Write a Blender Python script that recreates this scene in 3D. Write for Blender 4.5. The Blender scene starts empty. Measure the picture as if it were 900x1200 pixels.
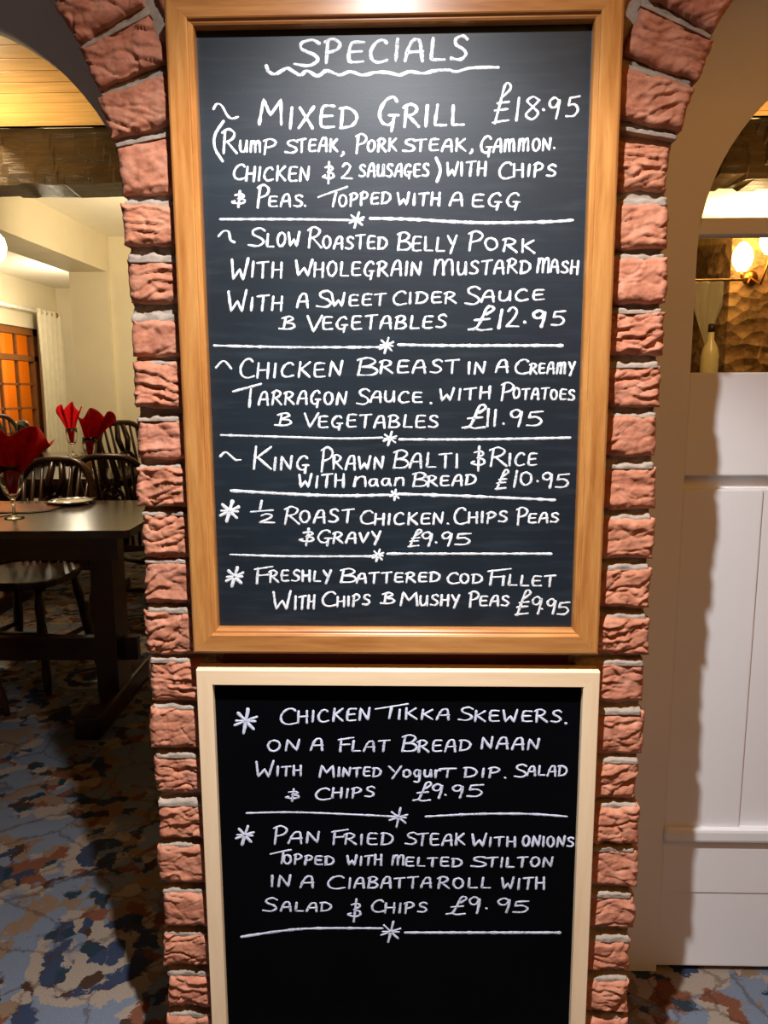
import bpy, bmesh, math, random
from mathutils import Vector, Matrix, noise
PI = math.pi
S = bpy.context.scene
COL = S.collection
random.seed(7)

# ------------------------------------------------------------------ camera, world, lights, exposure
FPX = 900.0                                   # focal length in pixels of the 900 x 1200 frame
CAM = Vector((0.0, -1.1, 1.2))
def basis(yaw, pitch, roll):
    yaw, pitch, roll = map(math.radians, (yaw, pitch, roll))
    cy, sy, cp, sp = math.cos(yaw), math.sin(yaw), math.cos(pitch), math.sin(pitch)
    F = Vector((sy*cp, cy*cp, -sp)); R = Vector((cy, -sy, 0)); U = R.cross(F)
    c, s = math.cos(roll), math.sin(roll)
    return F, c*R + s*U, c*U - s*R
FW, RT, UP = basis(-1.60862, 9.06149, -0.26484)
cam = bpy.data.cameras.new('camera'); cam.sensor_fit = 'HORIZONTAL'; cam.sensor_width = 36; cam.lens = 36*FPX/900
cam.clip_start = 0.02
co = bpy.data.objects.new('camera', cam); COL.objects.link(co)
co.matrix_world = Matrix(((RT.x, UP.x, -FW.x, CAM.x), (RT.y, UP.y, -FW.y, CAM.y), (RT.z, UP.z, -FW.z, CAM.z), (0, 0, 0, 1)))
S.camera = co
def ray(px, py): return FW + RT*((px-450)/FPX) - UP*((py-600)/FPX)
def onY(px, py, y=0.0):
    d = ray(px, py); return CAM + d*((y-CAM.y)/d.y)
def onZ(px, py, z=0.0):
    d = ray(px, py); return CAM + d*((z-CAM.z)/d.z)

w = bpy.data.worlds.new('world'); S.world = w; w.use_nodes = True
w.node_tree.nodes['Background'].inputs[0].default_value = (1.0, .42, .14, 1)
w.node_tree.nodes['Background'].inputs[1].default_value = 0.034

def light(name, kind, loc, power, color, size=.05, aim=None, spot=None, blend=1.0):
    l = bpy.data.lights.new(name, kind); l.energy = power; l.color = color
    if kind == 'AREA': l.shape = 'SQUARE'; l.size = size
    else: l.shadow_soft_size = size
    if kind == 'SPOT': l.spot_size = math.radians(spot); l.spot_blend = blend
    o = bpy.data.objects.new(name, l); COL.objects.link(o); o.location = loc
    if aim is not None:
        o.rotation_euler = (Vector(aim)-Vector(loc)).to_track_quat('-Z', 'Y').to_euler()
    return o
def downlight(name, loc, power, color, size, stops):
    """a recessed downlight whose lens throws more light the steeper the beam (stops: cosine from the vertical, gain)"""
    o = light(name, 'SPOT', loc, power, color, size, spot=170, blend=.05)
    l = o.data; l.use_nodes = True; t = l.node_tree; e = t.nodes['Emission']
    tc = t.nodes.new('ShaderNodeTexCoord'); sp = t.nodes.new('ShaderNodeSeparateXYZ'); ab = t.nodes.new('ShaderNodeMath'); ab.operation = 'ABSOLUTE'
    r = t.nodes.new('ShaderNodeFloatCurve'); c = r.mapping.curves[0]
    top = max(g for _, g in stops)
    pts = [(x, g/top) for x, g in stops]
    c.points[0].location = pts[0]; c.points[1].location = pts[-1]
    for p in pts[1:-1]: c.points.new(*p)
    r.mapping.update()
    m = t.nodes.new('ShaderNodeMath'); m.operation = 'MULTIPLY'; m.inputs[1].default_value = top
    t.links.new(tc.outputs['Normal'], sp.inputs[0]); t.links.new(sp.outputs['Z'], ab.inputs[0]); t.links.new(ab.outputs[0], r.inputs['Value'])
    t.links.new(r.outputs[0], m.inputs[0]); t.links.new(m.outputs[0], e.inputs['Strength'])
    return o
downlight('menu_downlight', (-.034, -.58, 2.05), 31, (.975, .975, 1.0), .011, [(0, .25), (.30, .35), (.53, .62), (.66, 2.6), (.82, 3.9), (.93, 7.0), (1, 8.5)])
light('room_light', 'AREA', (1.5, -1.6, 2.4), 11.5, (1, .41, .04), 1.2, (.6, .2, 1.5))
light('dining_wall_fill', 'SPOT', (-1.0, 2.9, 1.55), 118, (1, .79, .48), .10, (-1.9, 4.4, 2.15), 115)  # added spot without a fitting, washes the upper dining wall and spares the floor
light('alcove_light', 'POINT', (-3.0, 5.9, 1.95), 30, (1, .86, .62), .10)
light('pendant_glow', 'SPOT', (-1.70, 2.05, 1.86), 42, (1, .78, .44), .05, (-1.62, 1.95, 2.3), 165)
light('street_light', 'POINT', (-4.3, 8.3, 1.6), 120, (1, .36, .02), .10)
light('table_fill', 'SPOT', (-1.75, 2.3, 2.24), 80, (1, .80, .52), .08, (-1.70, 2.2, .75), 84)  # added unseen spot that brightens the red napkins and tabletops
light('lounge_light', 'SPOT', (2.1, 3.9, 1.95), 60, (1, .72, .32), .08, (2.1, 3.8, 2.3), 175)
light('lounge_cloth_fill', 'POINT', (1.5, 2.3, 1.9), 13, (1, .62, .24), .08)  # added fill away from any lamp, warms the front of cloth and bottle

S.view_settings.view_transform = 'Standard'; S.view_settings.look = 'None'
S.view_settings.gamma = 1; S.view_settings.use_curve_mapping = False
S.view_settings.exposure = 0.0

# ------------------------------------------------------------------ materials
def srgb(r, g, b):
    f = lambda c: (c/255/12.92) if c/255 <= .04045 else ((c/255+.055)/1.055)**2.4
    return (f(r), f(g), f(b), 1)
class NT:
    def __init__(s, name):
        s.m = bpy.data.materials.new(name); s.m.use_nodes = True
        s.t = s.m.node_tree; s.n = s.t.nodes; s.l = s.t.links
        s.p = s.n['Principled BSDF']; s.out = s.n['Material Output']
    def node(s, kind, **kw):
        n = s.n.new(kind)
        for k, v in kw.items(): setattr(n, k, v)
        return n
    def link(s, a, b): s.l.new(a, b)
    def coords(s, scale=(1, 1, 1), rot=(0, 0, 0)):
        tc = s.node('ShaderNodeTexCoord'); mp = s.node('ShaderNodeMapping')
        mp.inputs['Scale'].default_value = scale; mp.inputs['Rotation'].default_value = rot
        s.link(tc.outputs['Object'], mp.inputs[0]); return mp.outputs[0]
    def noise(s, vec, scale, detail=4, rough=.55, dist=0):
        n = s.node('ShaderNodeTexNoise'); n.inputs['Scale'].default_value = scale
        n.inputs['Detail'].default_value = detail; n.inputs['Roughness'].default_value = rough
        n.inputs['Distortion'].default_value = dist
        s.link(vec, n.inputs['Vector']); return n.outputs['Fac']
    def ramp(s, fac, stops, interp='LINEAR'):
        r = s.node('ShaderNodeValToRGB'); r.color_ramp.interpolation = interp
        e = r.color_ramp.elements
        while len(e) < len(stops): e.new(.5)
        for k, (p, c) in enumerate(stops): e[k].position = p; e[k].color = c
        s.link(fac, r.inputs[0]); return r.outputs[0]
    def mix(s, fac, a, b, mode='MIX'):
        m = s.node('ShaderNodeMix', data_type='RGBA', blend_type=mode)
        for src, i in ((fac, 0), (a, 6), (b, 7)):
            if hasattr(src, 'is_output'): s.link(src, m.inputs[i])
            else: m.inputs[i].default_value = src
        return m.outputs[2]
    def bump(s, h, strength=.3, dist=.002):
        b = s.node('ShaderNodeBump'); b.inputs['Strength'].default_value = strength; b.inputs['Distance'].default_value = dist
        s.link(h, b.inputs['Height']); s.link(b.outputs[0], s.p.inputs['Normal'])
    def set(s, color=None, rough=.6, spec=.5, metal=0):
        if color is not None:
            if hasattr(color, 'is_output'): s.link(color, s.p.inputs['Base Color'])
            else: s.p.inputs['Base Color'].default_value = color
        s.p.inputs['Roughness'].default_value = rough; s.p.inputs['Specular IOR Level'].default_value = spec
        s.p.inputs['Metallic'].default_value = metal
        return s.m
def plain(name, rgb, rough=.6, spec=.4, metal=0, var=.12, scale=18, bump=0):
    t = NT(name); v = t.coords(); f = t.noise(v, scale)
    c = srgb(*rgb); d = tuple(x*(1-var) for x in c[:3])+(1,); e = tuple(min(1, x*(1+var)) for x in c[:3])+(1,)
    col = t.ramp(f, [(.3, d), (.7, e)])
    if bump: t.bump(t.noise(v, scale*6), bump)
    return t.set(col, rough, spec, metal)
def wood(name, dark, mid, lightc, axis, rough=.28, scale=1.0):
    t = NT(name)
    sc = {'x': (2.2, 26, 26), 'z': (26, 26, 2.2), 'y': (26, 2.2, 26)}[axis]
    v = t.coords(tuple(q*scale for q in sc)); f = t.noise(v, 1.4, 6, .6, .9)
    v2 = t.coords(tuple(q*scale*4 for q in sc)); g = t.noise(v2, 1.2, 3, .6, .3)
    col = t.ramp(f, [(.28, srgb(*dark)), (.5, srgb(*mid)), (.72, srgb(*lightc))])
    col = t.mix(.28, col, t.ramp(g, [(.35, srgb(*dark)), (.65, srgb(*lightc))]))
    t.bump(g, .06, .0005)
    return t.set(col, rough, .4)
M = {}
M['frame_h'] = wood('oak_frame_horizontal', (138, 80, 38), (175, 116, 60), (195, 142, 84), 'x')
M['frame_v'] = wood('oak_frame_vertical', (140, 82, 36), (179, 119, 60), (199, 146, 84), 'z')
M['pine_h'] = wood('pale_pine_horizontal', (222, 190, 150), (230, 202, 164), (236, 210, 174), 'x', .5)
M['pine_v'] = wood('pale_pine_vertical', (222, 190, 150), (230, 202, 164), (236, 210, 174), 'z', .5)
M['dark_wood'] = plain('dark_stained_wood', (52, 28, 18), .30, .5, var=.3, scale=9)
M['table_wood'] = plain('dark_polished_table', (58, 40, 28), .22, .6, var=.2, scale=6)
M['plaster'] = plain('cream_plaster', (226, 216, 190), .85, .2, var=.04, scale=4, bump=.08)
M['arch_plaster'] = plain('painted_arch_plaster', (236, 234, 234), .6, .2, var=.04, scale=4, bump=.06)
M['white_paint'] = plain('white_gloss_paint', (236, 235, 236), .5, .3, var=.02, scale=3)
M['ceiling'] = plain('white_ceiling', (236, 230, 215), .9, .1, var=.02)
M['napkin'] = plain('red_napkin', (225, 14, 26), .75, .2, var=.2, scale=30)
M['china'] = plain('white_china', (235, 230, 218), .15, .6, var=.02)
M['china_rim'] = plain('dark_china_rim', (60, 40, 25), .2, .6)
M['metal'] = plain('polished_steel', (200, 198, 192), .2, .5, 1)
M['pole'] = plain('pale_pole_sheen', (235, 232, 225), .3, .5)  # metal pole whose bright silvery reflection is put into the pale colour
M['brass'] = plain('brass', (180, 130, 60), .3, .5, 1)
M['mat'] = plain('brown_place_mat', (120, 62, 40), .25, .5, var=.3, scale=12)
M['mat_edge'] = plain('dark_mat_border', (35, 18, 12), .4)
M['curtain'] = plain('cream_curtain', (214, 206, 184), .9, .1, var=.05)
M['candle'] = plain('candle_wax', (236, 200, 120), .6, .3, var=.05)
M['wax_jar'] = plain('amber_jar', (214, 170, 90), .25, .5, var=.1)
M['bottle'] = plain('white_bottle', (226, 216, 170), .3, .5, var=.03)
M['win_wood'] = plain('window_frame_wood', (150, 96, 50), .5, .3)

def brick_mat():
    t = NT('red_clay_brick'); v = t.coords()
    at = t.node('ShaderNodeVertexColor'); at.layer_name = 'tone'
    f = t.noise(v, 38, 6, .65)
    col = t.ramp(f, [(.25, srgb(156, 94, 70)), (.5, srgb(190, 126, 98)), (.75, srgb(208, 152, 126))])
    col = t.mix(.55, col, at.outputs[0], 'MULTIPLY')
    g = t.noise(v, 150, 3, .6)
    col = t.mix(t.ramp(g, [(.70, (0, 0, 0, 1)), (.80, (.30, .30, .30, 1))]), col, srgb(226, 176, 158))
    b = t.noise(v, 230, 6, .75); t.bump(b, .6, .0018)
    return t.set(col, .9, .15)
M['brick'] = brick_mat()
def mortar_mat():
    t = NT('grey_lime_mortar'); v = t.coords(); f = t.noise(v, 60, 5, .7)
    t.bump(t.noise(v, 240, 4, .7), .5, .0015)
    return t.set(t.ramp(f, [(.3, srgb(134, 120, 106)), (.7, srgb(168, 152, 138))]), .95, .1)
M['mortar'] = mortar_mat()
M['core'] = plain('brown_wall_paint', (92, 48, 36), .9, .1)
def board_mat(name, a, b, smear, rough, spec):
    t = NT(name); v = t.coords((1, 1, 1)); f = t.noise(v, 5, 5, .6, .6)
    v2 = t.coords((3, 3, 26)); g = t.noise(v2, 3, 5, .6)
    col = t.ramp(f, [(.35, srgb(*a)), (.7, srgb(*b))])
    col = t.mix(t.ramp(g, [(.5, (0, 0, 0, 1)), (.85, (smear, smear, smear, 1))]), col, srgb(150, 160, 170))
    t.bump(t.noise(v, 420, 2), .08, .0004)
    return t.set(col, rough, spec)
M['slate'] = board_mat('blue_black_chalkboard', (17, 26, 34), (23, 34, 43), .05, .46, .5)
M['black'] = board_mat('black_chalkboard', (4, 4, 6), (5, 5, 8), .001, .75, .03)
def chalk_mat(name, c):
    t = NT(name); v = t.coords(); f = t.noise(v, 420, 3, .7)
    v2 = t.coords((1, 1, 1)); g = t.noise(v2, 26, 3, .6)
    lo = tuple(x*.36 for x in c[:3])+(1,)
    col = t.ramp(f, [(.36, lo), (.56, c)])
    col = t.mix(t.ramp(g, [(.42, (.9, .9, .9, 1)), (.62, (.12, .12, .12, 1))]), c, col)
    return t.set(col, .95, .05)
M['chalk'] = chalk_mat('white_chalk', srgb(228, 232, 236))
M['chalk2'] = chalk_mat('cool_white_chalk', srgb(212, 218, 238))
def carpet_mat():
    t = NT('patterned_carpet'); v = t.coords()
    def warp(scale, amt, det):
        nz = t.node('ShaderNodeTexNoise'); nz.inputs['Scale'].default_value = scale; nz.inputs['Detail'].default_value = det; nz.inputs['Roughness'].default_value = .7
        t.link(v, nz.inputs['Vector'])
        ad = t.node('ShaderNodeVectorMath', operation='MULTIPLY_ADD'); ad.inputs[1].default_value = (amt, amt, 0)
        t.link(nz.outputs['Color'], ad.inputs[0]); t.link(v, ad.inputs[2]); return ad.outputs[0]
    wv = warp(14, .10, 7); wf = warp(36, .05, 5)
    slate, cream, rust, teal, pale, sand, brown = srgb(56, 66, 88), srgb(160, 144, 128), srgb(122, 76, 56), srgb(42, 58, 68), srgb(118, 126, 140), srgb(136, 112, 90), srgb(72, 52, 40)
    vo = t.node('ShaderNodeTexVoronoi'); vo.inputs['Scale'].default_value = 2.6; vo.inputs['Randomness'].default_value = .7; t.link(wv, vo.inputs['Vector'])
    rings = t.ramp(vo.outputs['Distance'], [(0, sand), (.07, slate), (.17, cream), (.22, slate), (.32, cream), (.40, pale), (.55, sand), (.63, pale)], 'CONSTANT')
    vo2 = t.node('ShaderNodeTexVoronoi'); vo2.inputs['Scale'].default_value = 26; t.link(wf, vo2.inputs['Vector'])
    sp = t.node('ShaderNodeSeparateColor'); t.link(vo2.outputs['Color'], sp.inputs[0])
    flor = t.ramp(sp.outputs[0], [(0, rust), (.14, sand), (.34, cream), (.56, slate), (.68, pale), (.86, teal), (.93, brown)], 'CONSTANT')
    sel = t.ramp(t.noise(wf, 6.5, 3), [(.48, (0, 0, 0, 1)), (.51, (1, 1, 1, 1))])
    col = t.mix(sel, rings, flor)
    vo3 = t.node('ShaderNodeTexVoronoi', feature='DISTANCE_TO_EDGE'); vo3.inputs['Scale'].default_value = 5.5; t.link(wv, vo3.inputs['Vector'])
    col = t.mix(t.ramp(vo3.outputs['Distance'], [(.010, (.5, .5, .5, 1)), (.026, (0, 0, 0, 1))]), col, brown)
    pile = t.noise(v, 380, 3, .75)
    col = t.mix(.6, col, t.ramp(pile, [(.3, (.30, .30, .30, 1)), (.7, (1, 1, 1, 1))]), 'MULTIPLY')
    t.bump(pile, .5, .003)
    return t.set(col, .98, .05)
M['carpet'] = carpet_mat()
def boards_mat():
    t = NT('varnished_ceiling_boards'); v = t.coords((1.5, 14, 1)); f = t.noise(v, 2.5, 5, .6, .5)
    col = t.ramp(f, [(.3, srgb(196, 146, 84)), (.7, srgb(222, 178, 112))])
    return t.set(col, .4, .4)
M['boards'] = boards_mat()
def oak_beam_mat():
    t = NT('hewn_dark_oak'); v = t.coords((3, 20, 20)); f = t.noise(v, 1.6, 6, .65, .7)
    t.bump(f, .6, .01)
    return t.set(t.ramp(f, [(.3, srgb(30, 23, 13)), (.7, srgb(60, 47, 27))]), .35, .5)
M['beam'] = oak_beam_mat()
def stone_mat():
    t = NT('rough_brown_stone'); v = t.coords((1, 1, 1.5))
    vo = t.node('ShaderNodeTexVoronoi'); vo.inputs['Scale'].default_value = 9; t.link(v, vo.inputs['Vector'])
    sp = t.node('ShaderNodeSeparateColor'); t.link(vo.outputs['Color'], sp.inputs[0])
    col = t.ramp(sp.outputs[0], [(0, srgb(92, 64, 38)), (.5, srgb(150, 110, 68)), (1, srgb(190, 150, 100))])
    n = t.noise(v, 20, 5, .65); col = t.mix(.45, col, t.ramp(n, [(.35, srgb(50, 34, 20)), (.65, srgb(180, 140, 92))]))
    t.bump(vo.outputs['Distance'], .9, .03)
    return t.set(col, .9, .2)
M['stone'] = stone_mat()
def outside_mat():
    t = NT('yard_brick_wall'); v = t.coords((1, 1, 1), (PI/2, 0, PI/2))
    b = t.node('ShaderNodeTexBrick'); b.inputs['Scale'].default_value = 2.2
    b.inputs['Color1'].default_value = srgb(200, 150, 100); b.inputs['Color2'].default_value = srgb(176, 124, 80); b.inputs['Mortar'].default_value = srgb(150, 110, 70)
    t.link(v, b.inputs['Vector'])
    return t.set(b.outputs[0], .9, .1)
M['yard'] = outside_mat()
def glass_mat(name, tint=(1, 1, 1, 1), refl=1.0):
    t = NT(name); t.n.remove(t.p)
    fr = t.node('ShaderNodeFresnel'); fr.inputs[0].default_value = 1.5
    mu = t.node('ShaderNodeMath', operation='MULTIPLY'); geo = t.node('ShaderNodeNewGeometry'); inv = t.node('ShaderNodeMath', operation='SUBTRACT'); inv.inputs[0].default_value = refl; t.link(geo.outputs['Backfacing'], inv.inputs[1]); t.link(fr.outputs[0], mu.inputs[0]); t.link(inv.outputs[0], mu.inputs[1])
    a = t.node('ShaderNodeBsdfTransparent'); a.inputs[0].default_value = tint
    g = t.node('ShaderNodeBsdfGlossy'); g.inputs['Roughness'].default_value = .02
    m = t.node('ShaderNodeMixShader'); t.link(mu.outputs[0], m.inputs[0]); t.link(a.outputs[0], m.inputs[1]); t.link(g.outputs[0], m.inputs[2])
    t.link(m.outputs[0], t.out.inputs[0]); return t.m
M['pane'] = glass_mat('window_glass', (.97, .95, .92, 1), 1.0)
def clear_glass():
    t = NT('clear_drinking_glass'); t.p.inputs['Transmission Weight'].default_value = 1.0
    t.p.inputs['IOR'].default_value = 1.45; return t.set((.98, .98, .98, 1), .02, .5)
M['glass'] = clear_glass()
def emit(name, c, s):
    t = NT(name); t.p.inputs['Emission Color'].default_value = c; t.p.inputs['Emission Strength'].default_value = s
    return t.set(c, .4)
M['bulb'] = emit('lit_bulb', (1, .74, .36, 1), 14)
M['bulb2'] = emit('lit_candle_bulb', (1, .70, .28, 1), 22)
M['flame'] = emit('candle_flame', (1, .6, .2, 1), 6)

# ------------------------------------------------------------------ mesh helpers
def obj(name, bm, m, parent=None, smooth=False):
    me = bpy.data.meshes.new(name); bmesh.ops.recalc_face_normals(bm, faces=bm.faces[:]); bm.to_mesh(me); bm.free()
    me.materials.append(m)
    if smooth:
        for p in me.polygons: p.use_smooth = True
    o = bpy.data.objects.new(name, me); COL.objects.link(o)
    if parent: o.parent = parent
    return o
def thing(name, label, cat, loc=(0, 0, 0), rz=0, group=None):
    o = bpy.data.objects.new(name, None); COL.objects.link(o); o.location = loc; o.rotation_euler = (0, 0, rz)
    o.empty_display_size = .05
    return tag(o, label, cat, group)
def tag(o, label, cat, group=None):
    o['label'] = label; o['category'] = cat
    if group: o['group'] = group
    return o
def struct(o, label=None, cat=None):
    o['kind'] = 'structure'
    if label: o['label'] = label
    if cat: o['category'] = cat
    return o
def box(bm, x0, x1, y0, y1, z0, z1, bev=0):
    vs = [bm.verts.new((x, y, z)) for x in (x0, x1) for y in (y0, y1) for z in (z0, z1)]
    fs = [bm.faces.new([vs[i] for i in f]) for f in ((0, 1, 3, 2), (4, 6, 7, 5), (0, 4, 5, 1), (2, 3, 7, 6), (0, 2, 6, 4), (1, 5, 7, 3))]
    if bev:
        es = list({e for f in fs for e in f.edges})
        bmesh.ops.bevel(bm, geom=es, offset=bev, segments=2, profile=.6, affect='EDGES')
def quad(bm, *pts): return bm.faces.new([bm.verts.new(p) for p in pts])
def tube(bm, pts, r, n=10, closed=False):
    pts = [Vector(p) for p in pts]; rr = r if isinstance(r, (list, tuple)) else [r]*len(pts)
    rings = []; up = Vector((0, 0, 1))
    prev = None
    for i, p in enumerate(pts):
        a = pts[i-1] if (i > 0 or closed) else p; b = pts[(i+1) % len(pts)] if (i < len(pts)-1 or closed) else p
        t = (b-a).normalized()
        if prev is None:
            u = t.cross(up)
            if u.length < 1e-4: u = t.cross(Vector((1, 0, 0)))
        else: u = prev - t*prev.dot(t)
        u.normalize(); prev = u; v = t.cross(u)
        rings.append([bm.verts.new(p + (u*math.cos(k*2*PI/n) + v*math.sin(k*2*PI/n))*rr[i]) for k in range(n)])
    m = len(rings)
    for i in range(m if closed else m-1):
        A, B = rings[i], rings[(i+1) % m]
        for k in range(n): bm.faces.new((A[k], A[(k+1) % n], B[(k+1) % n], B[k]))
    if not closed: bm.faces.new(rings[0][::-1]); bm.faces.new(rings[-1])
def lathe(bm, prof, c=(0, 0, 0), n=32):
    rings = []
    for r, z in prof:
        if r < 1e-5: rings.append([bm.verts.new((c[0], c[1], c[2]+z))])
        else: rings.append([bm.verts.new((c[0]+r*math.cos(k*2*PI/n), c[1]+r*math.sin(k*2*PI/n), c[2]+z)) for k in range(n)])
    for A, B in zip(rings, rings[1:]):
        for k in range(n):
            a = A[k % len(A)], A[(k+1) % len(A)]; b = B[k % len(B)], B[(k+1) % len(B)]
            f = list(dict.fromkeys((a[0], a[1], b[1], b[0])))
            if len(f) > 2: bm.faces.new(f)
def prism(bm, poly, z0, z1, bev=0):
    a = [bm.verts.new((x, y, z0)) for x, y in poly]; b = [bm.verts.new((x, y, z1)) for x, y in poly]
    n = len(poly); fs = [bm.faces.new(a[::-1]), bm.faces.new(b)]
    for k in range(n): fs.append(bm.faces.new((a[k], a[(k+1) % n], b[(k+1) % n], b[k])))
    if bev:
        es = list(set(fs[0].edges) | set(fs[1].edges))
        bmesh.ops.bevel(bm, geom=es, offset=bev, segments=2, profile=.6, affect='EDGES')
def dup(root, loc, rz, label, group=None):
    r = root.copy(); COL.objects.link(r); r.location = loc; r.rotation_euler = (0, 0, rz); r['label'] = label
    if group: r['group'] = group
    for ch in list(root.children):
        c = ch.copy(); COL.objects.link(c); c.parent = r
        for g in list(ch.children):
            d = g.copy(); COL.objects.link(d); d.parent = c
    return r

# ------------------------------------------------------------------ the setting
LX, RX, SP = -.391, .359, 1.44                # pillar edges and arch springing
LC, RC, RO = LX-.515, RX+.515, .515           # arch centres, brick arch radius
YB = .345                                     # back face of the arcade wall
CZ = 2.30
bm = bmesh.new(); quad(bm, (-6, -3.2, 0), (5, -3.2, 0), (5, 9, 0), (-6, 9, 0)); struct(obj('floor', bm, M['carpet']))

def arch_profile(cx, r, n=36, z0=0.0):
    p = [(cx+r, z0), (cx+r, SP*.5), (cx+r, SP)]
    p += [(cx+r*math.cos(a), SP+r*math.sin(a)) for a in [PI*k/n for k in range(1, n)]]
    return p + [(cx-r, SP), (cx-r, SP*.5), (cx-r, z0)]
def arch_wall(bm, cx, rf, rb, x0, x1, yf, yb, top):
    A, B = arch_profile(cx, rf), arch_profile(cx, rb)
    def lay(P, y): return [bm.verts.new((x, y, z)) for x, z in P]
    a, b = lay(A, yf), lay(B, yb)
    for k in range(len(a)-1):
        f = bm.faces.new((a[k], a[k+1], b[k+1], b[k])); f.smooth = True
    for P, vs, y in ((A, a, yf), (B, b, yb)):
        def outer(k, n):
            x, z = P[k]
            if k < 3: return (x1, z)
            if k >= n-3: return (x0, z)
            return (x0 + (x1-x0)*(x-(cx-rf))/(2*rf) if False else max(x0, min(x1, cx+(x-cx)*1.3)), top)
        n = len(P); ov = [bm.verts.new((outer(k, n)[0], y, outer(k, n)[1])) for k in range(n)]
        c1 = bm.verts.new((x1, y, top)); c0 = bm.verts.new((x0, y, top))
        for k in range(n-1):
            if k == 2: bm.faces.new((vs[k], ov[k], c1, ov[k+1], vs[k+1]))
            elif k == n-4: bm.faces.new((vs[k], ov[k], c0, ov[k+1], vs[k+1]))
            else: bm.faces.new((vs[k], ov[k], ov[k+1], vs[k+1]))
MID = (LX+RX)/2
bm = bmesh.new(); arch_wall(bm, LC, RO+.001, RO+.003, LC-.9, MID, .05, YB, 2.4)
arch_wall(bm, RC, RO+.001, RO+.003, MID, RC+.9, .05, YB, 2.4)
arch_wall(bm, LC, .436, .436, LC-.9, MID, YB, YB+.06, 2.4)
arch_wall(bm, RC, .352, .352, MID, RC+.9, YB, YB+.06, 2.4)
struct(obj('wall_front', bm, M['arch_plaster']))

# brickwork of the pillar and of the two arch rings
def brick(bm, lay, q, yf, seed, tone):
    """q = corners (x,z) bottom-left, bottom-right, top-right, top-left"""
    w = (Vector(q[1])-Vector(q[0])).length; h = (Vector(q[3])-Vector(q[0])).length
    nu, nv = max(6, int(w/.0021)), max(6, int(h/.0019))
    off = Vector((seed*3.17, seed*1.91, seed*.73))
    fold = random.uniform(.3, 1.0); tilt = random.uniform(-.6, .6); rate = random.uniform(42, 80)
    G = []
    for j in range(nv+1):
        row = []
        for i in range(nu+1):
            u, v = i/nu, j/nv
            x = (q[0][0]*(1-u)+q[1][0]*u)*(1-v) + (q[3][0]*(1-u)+q[2][0]*u)*v
            z = (q[0][1]*(1-u)+q[1][1]*u)*(1-v) + (q[3][1]*(1-u)+q[2][1]*u)*v
            P = Vector((x, 0, z))+off
            ed = min(u*w, (1-u)*w, v*h, (1-v)*h)
            ew = min(1, ed/.010)
            jx = noise.noise(P*42)*.0030 + noise.noise(P*120)*.0012; jz = noise.noise(P*42+Vector((9, 4, 2)))*.0028 + noise.noise(P*110+Vector((2, 7, 1)))*.0012
            # folded clay creases: ridges stretched along the brick
            wv = Vector((x*14+z*tilt*30, 0, z*46))+off + Vector((noise.noise(P*30), 0, noise.noise(P*24+Vector((5, 5, 5)))))*.9
            rid = abs(noise.noise(wv))
            crease = -max(0, .13-rid)/.13*.0048*fold
            rid2 = abs(noise.noise(Vector((x*30-z*20, 3, z*70))+off*2))
            crease -= max(0, .10-rid2)/.10*.0026*fold
            fw = z*rate + x*tilt*26 + noise.noise(P*15)*1.5 + noise.noise(P*48)*.35      # overlapping folds, each with a sharp lower lip
            fr = 1-(fw-math.floor(fw)); lip = fr**1.6*min(1, (1-fr)/.10)
            msk = max(0, min(1, (noise.noise(P*19+Vector((3, 8, 1)))+.18*fold*2-.12)*3.2))
            crease += msk*lip*.0046
            y = yf - (noise.noise(P*24)*.0042 + noise.noise(P*85)*.0018 + noise.noise(P*260)*.0007 + crease) + (1-ew)**2*.0065
            row.append(bm.verts.new((x+jx*(1-.55*ew), y, z+jz*(1-.55*ew))))
        G.append(row)
    fs = []
    for j in range(nv):
        for i in range(nu): fs.append(bm.faces.new((G[j][i], G[j][i+1], G[j+1][i+1], G[j+1][i])))
    rim = G[0] + [G[j][nu] for j in range(1, nv+1)] + G[nv][nu-1::-1] + [G[j][0] for j in range(nv-1, 0, -1)]
    back = [bm.verts.new((p.co.x, yf+.055, p.co.z)) for p in rim]
    for k in range(len(rim)):
        fs.append(bm.faces.new((rim[k], back[k], back[(k+1) % len(rim)], rim[(k+1) % len(rim)])))
    for f in fs:
        f.smooth = True
        for l in f.loops: l[lay] = tone
def tone():
    a = random.uniform(.80, 1.0); return (a, a*random.uniform(.93, 1.0), a*random.uniform(.88, 1.0), 1)
LEFT = [(171, 226), (239, 287), (304, 355), (374, 418), (424, 478), (491, 538), (548, 594), (602, 654), (658, 707), (717, 768), (775, 823), (830, 877), (887, 930), (944, 984), (992, 1034), (1047, 1086), (1096, 1131), (1143, 1180), (1191, 1225), (1236, 1270)]
RIGHT = [(172, 221), (237, 290), (300, 355), (364, 416), (428, 477), (487, 535), (547, 597), (608, 655), (667, 713), (725, 768), (779, 825), (837, 886), (894, 938), (947, 989), (998, 1042), (1053, 1091), (1105, 1140), (1152, 1188), (1195, 1230), (1242, 1275)]
JOINTS = {}
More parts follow.
